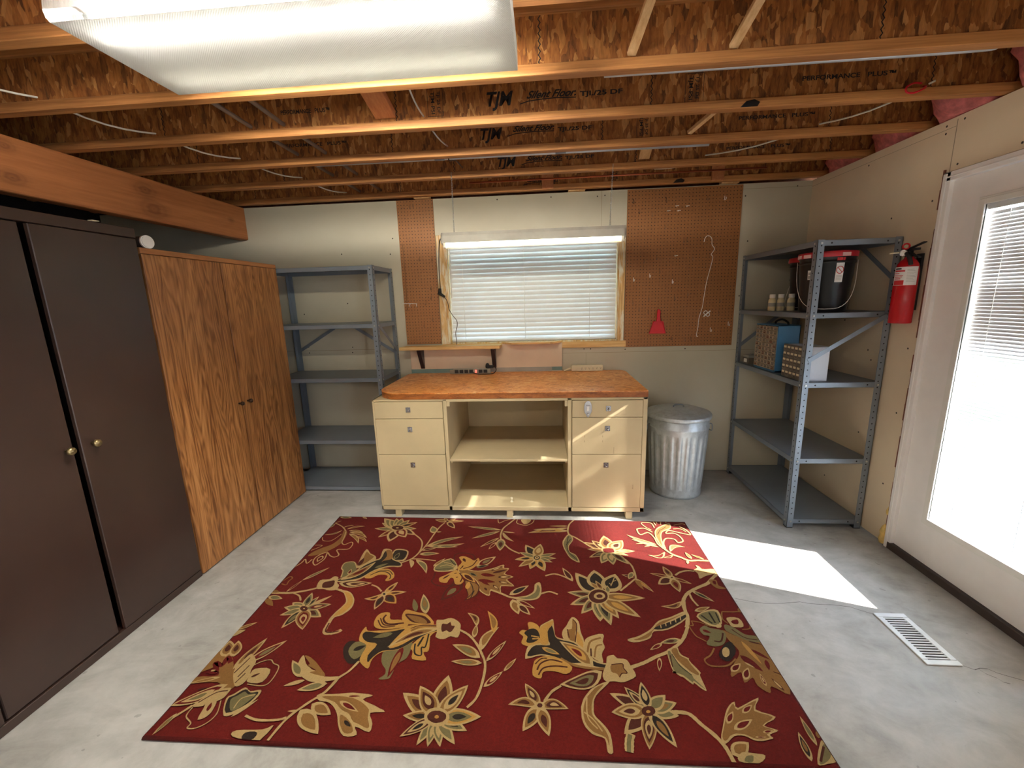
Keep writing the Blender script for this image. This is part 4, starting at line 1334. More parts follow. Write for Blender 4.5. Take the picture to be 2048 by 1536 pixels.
b = thing('window_blind', 'closed white slatted blind hanging inside the window above the workbench', 'blind', (-0.089, YB + 0.045, WZ0 + 0.016))
BX0, BX1 = WX0 + 0.018, WX1 - 0.018
mb = MB()
nsl = 21
for i in range(nsl):
    z = WZ0 + 0.042 + i * (0.80 / nsl)
    tilt = 71 if 2 < i < nsl - 4 else (60 if i <= 2 else 62)
    a = math.radians(tilt)
    for k in range(2):
        pass
    hw = 0.0245
    dy, dz = hw * math.cos(a), hw * math.sin(a)
    yc = YB + 0.045
    th = 0.0014
    # room edge low, window edge high; slightly crowned
    pr = [(-1, 0.0), (-0.5, 0.0016), (0, 0.0022), (0.5, 0.0016), (1, 0.0)]
    prof = [(yc + t * dy - c * math.sin(a), z + t * dz + c * math.cos(a)) for t, c in pr]
    prof += [(y + th * math.sin(a), zz - th * math.cos(a)) for y, zz in prof[::-1]]
    mb.prism([(BX0, y, zz) for y, zz in prof], (BX1 - BX0, 0, 0))
mb.build('slats', 'blind', b)
MB().box(BX0, BX1, YB + 0.022, YB + 0.068, WZ1 - 0.062, WZ1 - 0.016).build('head_rail', 'blind', b, 0.002)
MB().box(BX0, BX1, YB + 0.024, YB + 0.066, WZ0 + 0.0165, WZ0 + 0.034).build('bottom_rail', 'blind', b, 0.003)
for x in (-0.665, -0.152, 0.385):
    MB().tube([(x, YB + 0.016, WZ1 - 0.05), (x, YB + 0.016, WZ0 + 0.03)], 0.0011, 6).build('ladder_cord', 'white', b)
MB().tube([(-0.765, YB + 0.012, WZ1 - 0.06), (-0.766, YB + 0.01, 1.55)], 0.003, 8).build('tilt_wand', 'white', b)

# ------------------------------------------------------------------ door
d = bpy.data.objects.new('door_1', None)
COL.objects.link(d)
d.location = (XR, 1.93, 0)
struct(d)
GY0, GY1, GZ0, GZ1 = 1.712, 2.192, 0.299, 1.890
SY0, SY1 = 1.49, 2.372
mb = MB()
fx0, fx1 = XR - 0.012, XR + 0.13
mb.box(fx0, fx1, SY1 + 0.003, 2.418, 0.004, 2.081)
mb.box(fx0, fx1, 1.44, SY0 - 0.003, 0.004, 2.081)
mb.box(fx0, fx1, 1.44, 2.418, 2.037, 2.081)
mb.box(fx0 - 0.006, fx0, 2.392, 2.412, 0.004, 2.075)
mb.box(fx0 - 0.006, fx0, 1.44, 2.40, 2.052, 2.06)
mb.build('door_frame', 'doorwhite', d, 0.003, 2)
mb = MB()
sx0, sx1 = XR + 0.006, XR + 0.05
mb.box(sx0, sx1, GY1, SY1, 0.045, 2.034)
mb.box(sx0, sx1, SY0, GY0, 0.045, 2.034)
mb.box(sx0, sx1, GY0, GY1, 0.045, GZ0)
mb.box(sx0, sx1, GY0, GY1, GZ1, 2.034)
mb.build('door_slab', 'doorwhite', d)
mb = MB()
for k, (o, hgt) in enumerate(((0.034, 0.006), (0.024, 0.011), (0.012, 0.006))):
    x0 = sx0 - hgt
    mb.box(x0, sx0 + 0.002, GY1 - 0.002, GY1 + o, GZ0 - o, GZ1 + o)
    mb.box(x0, sx0 + 0.002, GY0 - o, GY0 + 0.002, GZ0 - o, GZ1 + o)
    mb.box(x0, sx0 + 0.002, GY0, GY1, GZ0 - o, GZ0 + 0.002)
    mb.box(x0, sx0 + 0.002, GY0, GY1, GZ1 - 0.002, GZ1 + o)
mb.build('glass_moulding', 'white', d, 0.0015)
MB().box(sx0 + 0.008, sx0 + 0.011, GY0, GY1, GZ0, GZ1).box(sx0 + 0.034, sx0 + 0.037, GY0, GY1, GZ0, GZ1).build('pane', 'glass', d)
mb = MB()
z = GZ0 + 0.012
a = math.radians(31)
rz = random.Random(4)
jit = [rz.uniform(-6, 4) for _ in range(60)]
while z < GZ1 - 0.03:
    hw = 0.0085 if z > 1.12 else 0.0072
    f_ = min(1, max(0, (z - 1.09) / 0.22))
    u_ = (z - GZ0) / 0.05
    ji = jit[int(u_)] * (1 - u_ % 1) + jit[int(u_) + 1] * (u_ % 1)
    a = math.radians(34 + 50 * f_ * f_ * (3 - 2 * f_) + ji * f_)
    mb.bar((sx0 + 0.0225 - hw * math.cos(a), GY0 + 0.006, z - hw * math.sin(a)), (sx0 + 0.0225 + hw * math.cos(a), GY0 + 0.006, z + hw * math.sin(a)), 0.0001, 0.0003)
    n = len(mb.v)
    for i in range(n - 8, n):
        pass
    # stretch the little section along the door
    for i in range(n - 8, n):
        mb.v[i].y = GY0 + 0.005 if mb.v[i].y < GY0 + 0.006 else GY1 - 0.005
    z += 0.0165
slat = mb.build('blind_slats', 'blind', d)
MB().box(sx0 + 0.014, sx0 + 0.031, GY0, GY1, GZ1 - 0.025, GZ1).build('blind_rail', 'blind', d)
for y in (2.095, 1.81):
    MB().tube([(sx0 + 0.0125, y, GZ1 - 0.02), (sx0 + 0.0125, y, GZ0 + 0.005)], 0.0011, 6).build('ladder_cord', 'blind', d)
MB().box(XR - 0.014, XR + 0.16, 1.42, 2.421, 0.0005, 0.043).build('threshold', 'threshold', d, 0.003)
mb = MB()
random.seed(3)
for i in range(22):
    z0 = 0.03 + i * 0.094
    mb.box(XR - 0.004 - random.random() * 0.006, XR + 0.08, 2.4185, 2.4185 + 0.006 + random.random() * 0.008, z0, z0 + 0.0945)
t2 = struct(mb.build('trim_2', 'rough'))
f = MB()
f.lathe([(0.0, 0.0), (0.018, 0.005), (0.024, 0.03), (0.018, 0.055), (0.022, 0.08), (0.014, 0.11), (0.0, 0.13)], (XR - 0.006, 2.432, 0.006), 10)
f.lathe([(0.0, 0.0), (0.008, 0.01), (0.010, 0.03), (0.0, 0.06)], (XR - 0.004, 2.43, 0.19), 8)
tag(f.build('spray_foam', 'foam'), 'lump of yellow spray foam in the gap at the foot of the door frame', 'foam')

# unseen sliding glass door behind the camera, added to let in more daylight
d2 = bpy.data.objects.new('added_door', None)
COL.objects.link(d2)
d2.location = (XR, -2.1, 0)
struct(d2)
mb = MB()
for (a, b_, c, e_) in ((-2.65, -2.58, 0.0, 2.06), (-1.62, -1.55, 0.0, 2.06), (-2.14, -2.06, 0.0, 2.06), (-2.65, -1.55, 1.99, 2.06), (-2.65, -1.55, 0.0, 0.09)):
    mb.box(XR + 0.02, XR + 0.12, a, b_, c, e_)
mb.build('door_frame', 'doorwhite', d2, 0.002)
MB().box(XR + 0.06, XR + 0.064, -2.58, -1.62, 0.09, 1.99).build('pane', 'glass', d2)

# ------------------------------------------------------------------ I-joists, beam, subfloor
JY = [-0.70, -0.29, 0.115, 0.525, 0.930, 1.339, 1.757, 2.163, 2.567, 2.990, 3.424]
JX0, JX1 = XL + 0.02, XR + 0.115
ordn = {10: 'nearest the back wall, above the pegboards', 9: 'second from the back wall, carrying the light chains', 8: 'third from the back wall, before the long grey pipe', 7: 'fourth from the back wall, with the red wire', 6: 'fifth from the back wall, behind the big lamp', 5: 'sixth from the back wall, above the big lamp'}
webs = {}
joists = {}
for i, y in enumerate(JY):
    lab = ordn.get(i, '%s from the back wall, overhead' % ['eleventh', 'tenth', 'ninth', 'eighth', 'seventh'][min(i, 4)])
    j = thing('floor_joist', 'wooden I-shaped joist ' + lab, 'joist', ((JX0 + JX1) / 2, y + 0.0225, ZJ), 'floor joists overhead')
    MB().box(JX0, JX1, y, y + 0.045, ZJ, ZJ + 0.038).build('bottom_flange', 'flange', j, 0.002)
    MB().box(JX0, JX1, y, y + 0.045, ZJ + 0.203, ZJ + 0.241).build('top_flange', 'flange', j, 0.002)
    wb = MB().box(JX0, JX1, y + 0.0175, y + 0.0275, ZJ + 0.038, ZJ + 0.203)
    # toothed joints between web panels
    off = {5: 0.3, 6: 0.0, 7: 0.513, 8: 0.345, 9: 0.62, 10: 0.1}.get(i, 0.2)
    k = -3
    while off + k * 1.207 < JX1:
        x = off + k * 1.207
        k += 1
        if x < JX0 + 0.1:
            continue
        yy = y + 0.0169
        for q in range(14):
            z0 = ZJ + 0.039 + q * 0.0117
            s = 0.004 if q % 2 else -0.004
            wb.add([(x - s - 0.0022, yy, z0), (x - s + 0.0022, yy, z0), (x + s + 0.0022, yy, z0 + 0.0117), (x + s - 0.0022, yy, z0 + 0.0117)], [(0, 1, 2, 3)], 1)
    webs[i] = wb.build('web', ['osb', 'ink'], j)
    joists[i] = j


def stamp(i, kind, x, z, width, h):
    p = webs[i]
    y = JY[i] + 0.0170
    X, Z = (1, 0, 0), (0, 0, 1)
    if kind == 'perf':
        text_mesh('printed_stamp', 'PERFORMANCE', h * 1.35, (x, y, z), X, Z, 'ink', p, 0, width * 0.62, 0.0006)
        text_mesh('printed_stamp', 'PLUS\u2122', h * 1.35, (x + width * 0.70, y, z), X, Z, 'ink', p, 0, width * 0.30, 0.0006)
    elif kind == 'logo':
        o = text_mesh('printed_stamp', 'TJM', h * 1.45, (x, y, z), X, Z, 'ink', p, 0.25, width, 0.0022)
    elif kind == 'silent':
        o = text_mesh('printed_stamp', 'Silent Floor.', h * 1.2, (x + 0.02, y, z + 0.008), X, Z, 'ink', p, 0.55, width - 0.02, 0.0012)
        u = MB()
        pts = [(x - 0.01, z - 0.014), (x + 0.03, z - 0.004), (x + 0.09, z + 0.001), (x + 0.15, z + 0.003), (x + width, z)]
        for (a, b), (c, dd) in zip(pts[:-1], pts[1:]):
            u.quad((a, y, b - 0.002), (c, y, dd - 0.002), (c, y, dd + 0.0025), (a, y, b + 0.0025))
        u.build('stamp_underline', 'ink', p, fix=False)
    elif kind == 'grade':
        o = text_mesh('printed_stamp', 'TJI./25 DF', h * 1.35, (x, y, z), X, Z, 'ink', p, 0, width, 0.0008)
    elif kind == 'box':
        u = MB()
        x1, z1 = x + width, z + h
        t = 0.002
        for (a, b, c, dd) in ((x, x + t, z, z1), (x1 - t, x1, z, z1), (x, x1, z, z + t), (x, x1, z1 - t, z1)):
            u.quad((a, y, c), (b, y, c), (b, y, dd), (a, y, dd))
        u.build('stamp_frame', 'ink', p, fix=False)
        text_mesh('printed_stamp', 'TJM-PSI', 0.024, (x + 0.018, y, z1 - 0.012), (0, 0, -1), (1, 0, 0), 'ink', p, 0, h * 0.8, 0.0004)
        text_mesh('printed_stamp', 'TJI 25 DF', 0.02, (x + 0.048, y, z1 - 0.012), (0, 0, -1), (1, 0, 0), 'ink', p, 0, h * 0.8, 0.0004)


stamp(7, 'logo', -0.262, 2.424, 0.125, 0.058)
stamp(7, 'silent', -0.085, 2.438, 0.252, 0.036)
stamp(7, 'grade', 0.186, 2.442, 0.196, 0.02)
stamp(7, 'perf', 1.172, 2.443, 0.392, 0.019)
stamp(7, 'perf', -1.277, 2.447, 0.25, 0.019)
stamp(7, 'box', 0.663, 2.384, 0.083, 0.12)
stamp(7, 'box', -0.539, 2.394, 0.076, 0.12)
stamp(8, 'logo', -0.352, 2.423, 0.124, 0.055)
stamp(8, 'silent', -0.178, 2.446, 0.255, 0.034)
stamp(8, 'grade', 0.097, 2.444, 0.19, 0.02)
stamp(8, 'perf', 1.077, 2.444, 0.394, 0.019)
stamp(8, 'perf', -1.522, 2.443, 0.385, 0.019)
stamp(8, 'box', 0.533, 2.384, 0.076, 0.12)
stamp(9, 'silent', -0.12, 2.418, 0.26, 0.034)
stamp(9, 'logo', -0.30, 2.40, 0.124, 0.055)
stamp(9, 'grade', 0.16, 2.425, 0.19, 0.02)
stamp(9, 'perf', 1.19, 2.426, 0.39, 0.019)
stamp(10, 'silent', -0.13, 2.40, 0.26, 0.03)
stamp(10, 'box', 0.52, 2.382, 0.076, 0.12)

tag(MB().box(-2.57, -2.48, -1.5, YB - 0.002, 2.08, 2.34).build('support_beam', 'beam', None, 0.012, 2, origin=(-2.525, YB, 2.08)),
    'heavy orange-brown knotty wooden beam carrying the joists over the cabinets', 'beam')


def strut(name, p, q, wdt, hgt, mat, label, cat, grp):
    tag(MB().bar(p, q, wdt, hgt, 0, (0, 0, 1)).build(name, mat, None, 0.0015), label, cat, grp)


G = 'bracing between the joists'
strut('bracing_strip', (0.392, 1.372, 2.543), (0.338, 1.766, 2.392), 0.032, 0.016, 'lath', 'pale wood strip slanting between joists just right of the big ceiling lamp', 'brace', G)
strut('bracing_strip', (0.74, 1.372, 2.543), (0.70, 1.766, 2.392), 0.032, 0.016, 'lath', 'pale wood strip slanting between joists, second to the right of the big ceiling lamp', 'brace', G)
strut('bracing_strip', (1.06, 2.20, 2.543), (0.815, 2.575, 2.392), 0.03, 0.018, 'lath', 'pale wood strip slanting steeply between joists below a blue-black mark', 'brace', G)
strut('bracing_board', (-0.76, 1.80, 2.53), (-0.745, 2.172, 2.41), 0.10, 0.035, 'block', 'broad reddish board slanting between joists behind the big ceiling lamp', 'brace', G)
strut('bracing_board', (0.64, 2.61, 2.53), (0.67, 3.0, 2.41), 0.07, 0.035, 'lath', 'short broad board slanting between joists above the right half of the window', 'brace', G)
for x, lab in ((0.005, 'short wooden block fixed on the joist nearest the back wall, over the window'), (1.26, 'short wooden block fixed on the joist nearest the back wall, over the wide pegboard')):
    tag(MB().box(x, x + 0.088, 3.405, 3.4235, ZJ + 0.004, ZJ + 0.115).build('blocking', 'block', None, 0.002), lab, 'block', 'blocks on the last joist')
for (x, lab) in ((-1.02, 'wood scrap on top of the back wall at the top of the narrow pegboard'), (0.21, 'pale wood scrap on top of the back wall above the window'), (1.36, 'wood scrap on top of the back wall over the wide pegboard')):
    tag(MB().box(x, x + 0.13, 3.475, 3.53, ZW + 0.0005, ZW + 0.022).build('wood_scrap', 'lath', None, 0.002), lab, 'wood scrap', 'scraps on the wall top')
for (y, x, lab) in ((2.162, 0.905, 'dark blue-black mark painted on the fourth joist from the back wall'), (3.423, 0.985, 'dark blue-black mark painted on the joist nearest the back wall')):
    m_ = MB().prism([(x, y - 0.0006, ZJ + 0.002), (x + 0.075, y - 0.0006, ZJ + 0.002), (x + 0.085, y - 0.0006, ZJ + 0.02), (x + 0.06, y - 0.0006, ZJ + 0.032), (x + 0.025, y - 0.0006, ZJ + 0.026)], (0, 0.0008, 0)).build('paint_mark', 'black', joists[7 if y < 3 else 10])

# insulation stuffed into the joist ends over the right wall
random.seed(5)
bays = [(10, 'in the last bay by the back wall'), (9, 'in the second bay from the back wall'), (8, 'in the third bay from the back wall'), (7, 'in the fourth bay'), (6, 'in the bay above the door corner')]
for i, place in bays:
    y0, y1 = JY[i - 1] + 0.05, JY[i] - 0.004
    mb = MB()
    ny, nz = 9, 6
    idx = {}
    xin = {7: 1.90, 8: 1.93, 9: 1.97, 10: 1.97, 6: 1.99}[i]
    vs_ = []
    for a in range(ny + 1):
        for c in range(nz + 1):
            yy = y0 + (y1 - y0) * a / ny
            zz = ZW + 0.004 + (0.225) * c / nz
            bulge = math.sin(math.pi * a / ny) ** 0.5 * math.sin(math.pi * (c + 0.8) / (nz + 1.6)) ** 0.5
            xx = XR + 0.07 - (XR + 0.07 - xin) * bulge * (0.8 + 0.3 * random.random())
            vs_.append((xx, yy, zz))
    W = nz + 1
    fs = [(a * W + c, (a + 1) * W + c, (a + 1) * W + c + 1, a * W + c + 1) for a in range(ny) for c in range(nz)]
    mb.add(vs_, fs, 0, True)
    nb = len(vs_)
    mb.add([(XR + 0.11, p[1], p[2]) for p in vs_], fs, 0, True)
    for a in range(ny):
        for c in (0, nz):
            mb.f.append([a * W + c, (a + 1) * W + c, nb + (a + 1) * W + c, nb + a * W + c]); mb.m.append(0); mb.s.append(True)
    for c in range(nz):
        for a in (0, ny):
            mb.f.append([a * W + c, a * W + c + 1, nb + a * W + c + 1, nb + a * W + c]); mb.m.append(0); mb.s.append(True)
    tag(mb.build('insulation_batt', 'insul'), 'pink fluffy insulation over the right wall, ' + place, 'insulation', 'insulation in the joist ends')

# pipes and cables among the joists
pts = [(-1.36, 2.645, 2.358), (0.95, 2.645, 2.352)]
c = thing('conduit', 'long pale grey metal pipe running under the third joist from the back wall', 'pipe', (-0.2, 2.645, 2.34))
MB().tube(pts, 0.0105, 12).build('pipe', 'pvc', c)
for x in (-0.60, 0.115):
    MB().cyl((x - 0.03, 2.645, 2.356), (x + 0.03, 2.645, 2.356), 0.0125, n=14).build('coupling', 'steel', c)
for x in (-0.545,):
    MB().tube([(x, 2.655, 2.39), (x, 2.633, 2.362), (x, 2.64, 2.343), (x + 0.005, 2.66, 2.345), (x + 0.012, 2.80, 2.39), (x + 0.02, 2.98, 2.40)], 0.004, 8).build('tie_strap', 'cordbrown', c)
tag(MB().tube(smooth([(0.25, 1.832, 2.368), (0.9, 1.832, 2.366), (1.55, 1.832, 2.366), (1.66, 1.832, 2.376), (1.74, 1.832, 2.41), (1.78, 1.832, 2.46)], 5), 0.016, 12).build('plastic_pipe', 'pvc'), 'pale bluish pipe hugging the back of the fifth joist on the right', 'pipe')
tag(MB().tube([(-0.52, 3.21, 2.362), (1.55, 3.21, 2.362)], 0.0065, 10).build('copper_pipe', 'copper'), 'thin copper tube running between the last two joists', 'pipe')
for x, lab in ((-1.44, 'dull brown pipe crossing under the joists, left of the pair'), (-1.268, 'dull brown pipe crossing under the joists, right of the pair')):
    tag(MB().tube([(x + 0.03, 1.45, 2.405), (x, 2.16, 2.403), (x, 3.44, 2.403)], 0.010, 10).build('water_pipe', 'pvcdark'), lab, 'pipe', 'pair of pipes through the joists')


def cable(name, xs, zw, sag, r, mat, label, ystart=None):
    pts = []
    n = len(xs)
    for k in range(n - 1):
        (x0, y0), (x1, y1) = xs[k], xs[k + 1]
        for q in range(6):
            t = q / 6
            pts.append((x0 + (x1 - x0) * t, y0 + (y1 - y0) * t, zw - sag * math.sin(math.pi * t)))
    pts.append((xs[-1][0], xs[-1][1], zw))
    tag(MB().tube(pts, r, 7).build(name, mat), label, 'cable', 'cables through the joists')


cable('electrical_cable', [(-2.16, 1.36), (-2.08, 1.78), (-1.95, 2.185), (-1.80, 2.59), (-1.663, 3.012), (-1.55, 3.446)], 2.40, 0.028, 0.0042, 'cablewhite', 'white cable looping through the joists on the left above the beam')
cable('electrical_cable', [(1.72, 2.163), (1.50, 2.59), (1.06, 3.012), (0.80, 3.25)], 2.402, 0.026, 0.0042, 'cablewhite', 'white cable looping through the joists on the right')
cable('electrical_cable', [(-0.53, 1.78), (-0.562, 2.185), (-0.535, 2.59)], 2.40, 0.02, 0.004, 'pvc', 'short grey cable crossing joists behind the far edge of the big lamp')
tag(MB().tube(smooth([(1.66, 2.156, 2.392), (1.615, 2.140, 2.388), (1.585, 2.135, 2.372), (1.59, 2.138, 2.354), (1.62, 2.14, 2.350), (1.655, 2.138, 2.362), (1.675, 2.15, 2.378), (1.68, 2.17, 2.385)], 5), 0.004, 8).build('wire_offcut', 'redpan'), 'loop of red wire stuck on the fourth joist, upper right', 'wire')
# ------------------------------------------------------------------ rug
def leaf_outline(b, t, r, bend, n=9, k=1.0):
    b, t = Vector((b[0], b[1])), Vector((t[0], t[1]))
    d = t - b
    L = d.length
    u = d / L
    w = Vector((-u.y, u.x))
    left, right = [], []
    for i in range(n + 1):
        s = i / n
        prof = math.sin(math.pi * min(1, s ** 0.85)) ** 0.8 if 0 < s < 1 else 0.0
        prof *= (1.0 - 0.25 * s)
        off = bend * L * math.sin(math.pi * s)
        c = b + d * s + w * off
        hw = r * L * 0.62 * prof
        left.append(c + w * hw)
        right.append(c - w * hw)
    poly = left + right[::-1][1:-1]
    if k != 1.0:
        cen = b + d * 0.52 + w * bend * L * 0.95
        poly = [cen + (p - cen) * k for p in poly]
    return poly


RX0, RX1, RY0, RY1 = -1.481, 0.9365, 1.118, 2.660
RC4 = [(-1.462, 1.108), (0.935, 1.128), (0.938, 2.648), (-1.500, 2.671)]
ZR = 0.0115
mb = MB()
# pile body with a rounded bound edge
cen = Vector((sum(p[0] for p in RC4) / 4, sum(p[1] for p in RC4) / 4, 0))


def ring(inset, z):
    out = []
    for i in range(4):
        a, b_ = Vector(RC4[i]), Vector(RC4[(i + 1) % 4])
        for q in range(24):
            t = q / 24
            p = a + (b_ - a) * t
            dv = Vector((cen.x - p.x, cen.y - p.y))
            p = Vector((p.x + math.copysign(min(inset, abs(dv.x)), dv.x), p.y + math.copysign(min(inset, abs(dv.y)), dv.y))) if False else p
            nx = (b_ - a).normalized()
            nrm = Vector((-nx.y, nx.x))
            out.append((p.x + nrm.x * inset, p.y + nrm.y * inset, z))
    return out


r0, r1, r2, r3 = ring(0.0, 0.0006), ring(-0.003, 0.005), ring(0.002, 0.0105), ring(0.009, ZR)
N = len(r0)
mb.add(r0 + r1 + r2 + r3, [(k * N + i, k * N + (i + 1) % N, (k + 1) * N + (i + 1) % N, (k + 1) * N + i) for k in range(3) for i in range(N)], 7, True)
mb.add(r3, [tuple(range(N))], 0)
mb.add(r0, [tuple(range(N))[::-1]], 0)
MI = {'r': 0, 'c': 1, 'y': 2, 't': 3, 'g': 4, 'b': 5, 'm': 6}
zc = [ZR + 0.0004]
LX = lambda x, y: x


def clampxy(x, y):
    ty = (y - 1.118) / 1.542
    xl = -1.462 - 0.038 * ty + 0.006
    xr = 0.935 + 0.003 * ty - 0.006
    x = min(max(x, xl), xr)
    tx = (x + 1.48) / 2.417
    yb = 1.108 + 0.02 * tx + 0.006
    yt = 2.671 - 0.023 * tx - 0.006
    return x, min(max(y, yb), yt)


def lay(poly, c):
    zc[0] += 0.000006
    pts, last = [], None
    for p in poly:
        q = clampxy(p[0], p[1])
        if last is None or abs(q[0] - last[0]) + abs(q[1] - last[1]) > 1e-5:
            pts.append((q[0], q[1], zc[0]))
            last = q
    if len(pts) >= 3:
        ar = sum(pts[i][0] * pts[(i + 1) % len(pts)][1] - pts[(i + 1) % len(pts)][0] * pts[i][1] for i in range(len(pts)))
        if abs(ar) < 2e-6:
            return
        if ar < 0:
            pts = pts[::-1]
        mb.add(pts, [tuple(range(len(pts)))], MI[c])


rj = random.Random(11)
for prim in RUG:
    if prim[0] == 'P':
        pts = [Vector((a / 1000, b_ / 1000, 0)) for a, b_ in prim[2]]
        sm = smooth(pts, 3, True)
        # sharpen: keep original corners, soften only the runs between
        lay([(p.x + rj.uniform(-.0007, .0007), p.y + rj.uniform(-.0007, .0007)) for p in sm], prim[1])
    elif prim[0] == 'S':
        if len(prim[3]) < 2:
            continue
        pts = smooth([Vector((a / 1000, b_ / 1000, 0)) for a, b_ in prim[3]], 6)
        hw = prim[2] / 2000 * 1.15
        lft, rgt = [], []
        for i, p in enumerate(pts):
            dd = (pts[min(i + 1, len(pts) - 1)] - pts[max(i - 1, 0)])
            if dd.length < 1e-7:
                continue
            dd.normalize()
            w_ = Vector((-dd.y, dd.x, 0)) * hw * (1 + rj.uniform(-.12, .12))
            lft.append(p + w_)
            rgt.append(p - w_)
        # quads so that hairpin turns stay clean
        zc[0] += 0.000006
        for i in range(len(lft) - 1):
            q = [clampxy(v.x, v.y) for v in (rgt[i], rgt[i + 1], lft[i + 1], lft[i])]
            mb.add([(a, b_, zc[0]) for a, b_ in q], [(0, 1, 2, 3)], MI[prim[1]])
    else:
        cols, r, bend, (b_, t_) = prim[1], prim[2] / 100, prim[3] / 100, prim[4]
        b_, t_ = (b_[0] / 1000, b_[1] / 1000), (t_[0] / 1000, t_[1] / 1000)
        ks = {1: [1], 2: [1, .66], 3: [1, .72, .42], 4: [1, .8, .58, .32], 5: [1, .84, .66, .48, .26]}[len(cols)]
        for c, k in zip(cols, ks):
            lay(leaf_outline(b_, t_, r, bend, 9, k), c)
rug = mb.build('area_rug', [M['rugred']] + [RC[k] for k in 'cytgbm'] + [M['rugedge']], fix=False, origin=(-0.27, 1.89, 0))
tag(rug, 'large red area rug with gold and sage tufted flowers on the concrete floor', 'rug')

# ------------------------------------------------------------------ workbench
bn = thing('workbench', 'cream painted wooden workbench with six drawers and open middle shelves below the window', 'workbench', (-0.253, 3.05, 0))
X0, X1, F, BK, ZB, ZT = -1.183, 0.676, 2.690, 3.47, 0.056, 0.872
mb = MB()
mb.box(X0, X0 + 0.014, F, BK, ZB, ZT)
mb.box(X1 - 0.030, X1, F, BK, ZB, ZT)
mb.box(-0.688, -0.663, F, BK, ZB, ZT)
mb.box(0.155, 0.182, F, BK, ZB, ZT)
mb.box(X0, X1, F, BK, ZB, 0.088)
mb.box(X0, -0.663, F, BK, 0.860, ZT)
mb.box(0.155, X1, F, BK, 0.857, ZT)
mb.box(-0.663, 0.155, F, F + 0.03, 0.854, ZT)
mb.box(-0.663, 0.155, BK - 0.4, BK, 0.860, ZT)
mb.box(X0, X1, BK, BK + 0.012, ZB, ZT)
mb.box(-0.663, -0.640, F, F + 0.025, 0.822, 0.854)
mb.box(0.135, 0.155, F, F + 0.025, 0.815, 0.854)
mb.box(-0.663, -0.645, F + 0.02, BK - 0.02, 0.405, 0.424)
mb.box(0.137, 0.155, F + 0.02, BK - 0.02, 0.405, 0.424)
mb.build('body', 'bench', bn, 0.0025)
M['gapboard'] = M['gap']
MB().box(X0 + 0.02, -0.69, F + 0.02, F + 0.022, 0.09, 0.858).build('drawer_gap_shade', 'gap', bn)  # dark sheets stand in for the shade behind the drawer fronts
MB().box(0.183, X1 - 0.03, F + 0.02, F + 0.022, 0.09, 0.856).build('drawer_gap_shade', 'gap', bn)
mb = MB()
mb.box(-0.662, 0.154, F + 0.002, BK - 0.01, 0.425, 0.443)
mb.box(-0.45, -0.05, F, F + 0.003, 0.424, 0.444)
mb.build('shelf', 'bench', bn, 0.002)
mb = MB()
for x in (-1.066, -0.255, 0.577):
    o = MB()
    o.box(x - 0.022, x + 0.022, F + 0.004, F + 0.075, 0.0, ZB)
    o.build('leg', 'bench', bn, 0.003)
    MB().box(x - 0.022, x + 0.022, BK - 0.10, BK - 0.03, 0.0, ZB).build('leg', 'bench', bn, 0.003)


def latch(dr, x, z, y, turned):
    o = MB()
    o.box(x - 0.0165, x + 0.0165, y - 0.0022, y, z - 0.018, z + 0.018)
    o.cyl((x, y - 0.0022, z), (x, y - 0.007, z), 0.0115, 0.010, 18)
    o.lathe([(0.0, -0.006), (0.006, -0.004), (0.0075, 0.0), (0.006, 0.004), (0.0, 0.006)], (x + (0.0045 if turned else 0), y - 0.0105, z - 0.006), 12)
    o.box(x - 0.0015, x + 0.0015, y - 0.010, y - 0.004, z + 0.006, z + 0.022) if turned else o.disc((x, y - 0.0073, z), (0, -1, 0), 0.005, 1)
    for sx in (-0.012, 0.012):
        for sz in (-0.0135, 0.0135):
            o.cyl((x + sx, y - 0.0022, z + sz), (x + sx, y - 0.0035, z + sz), 0.002, n=8)
    o.build('latch', ['chrome', 'black'], dr, 0.0006)


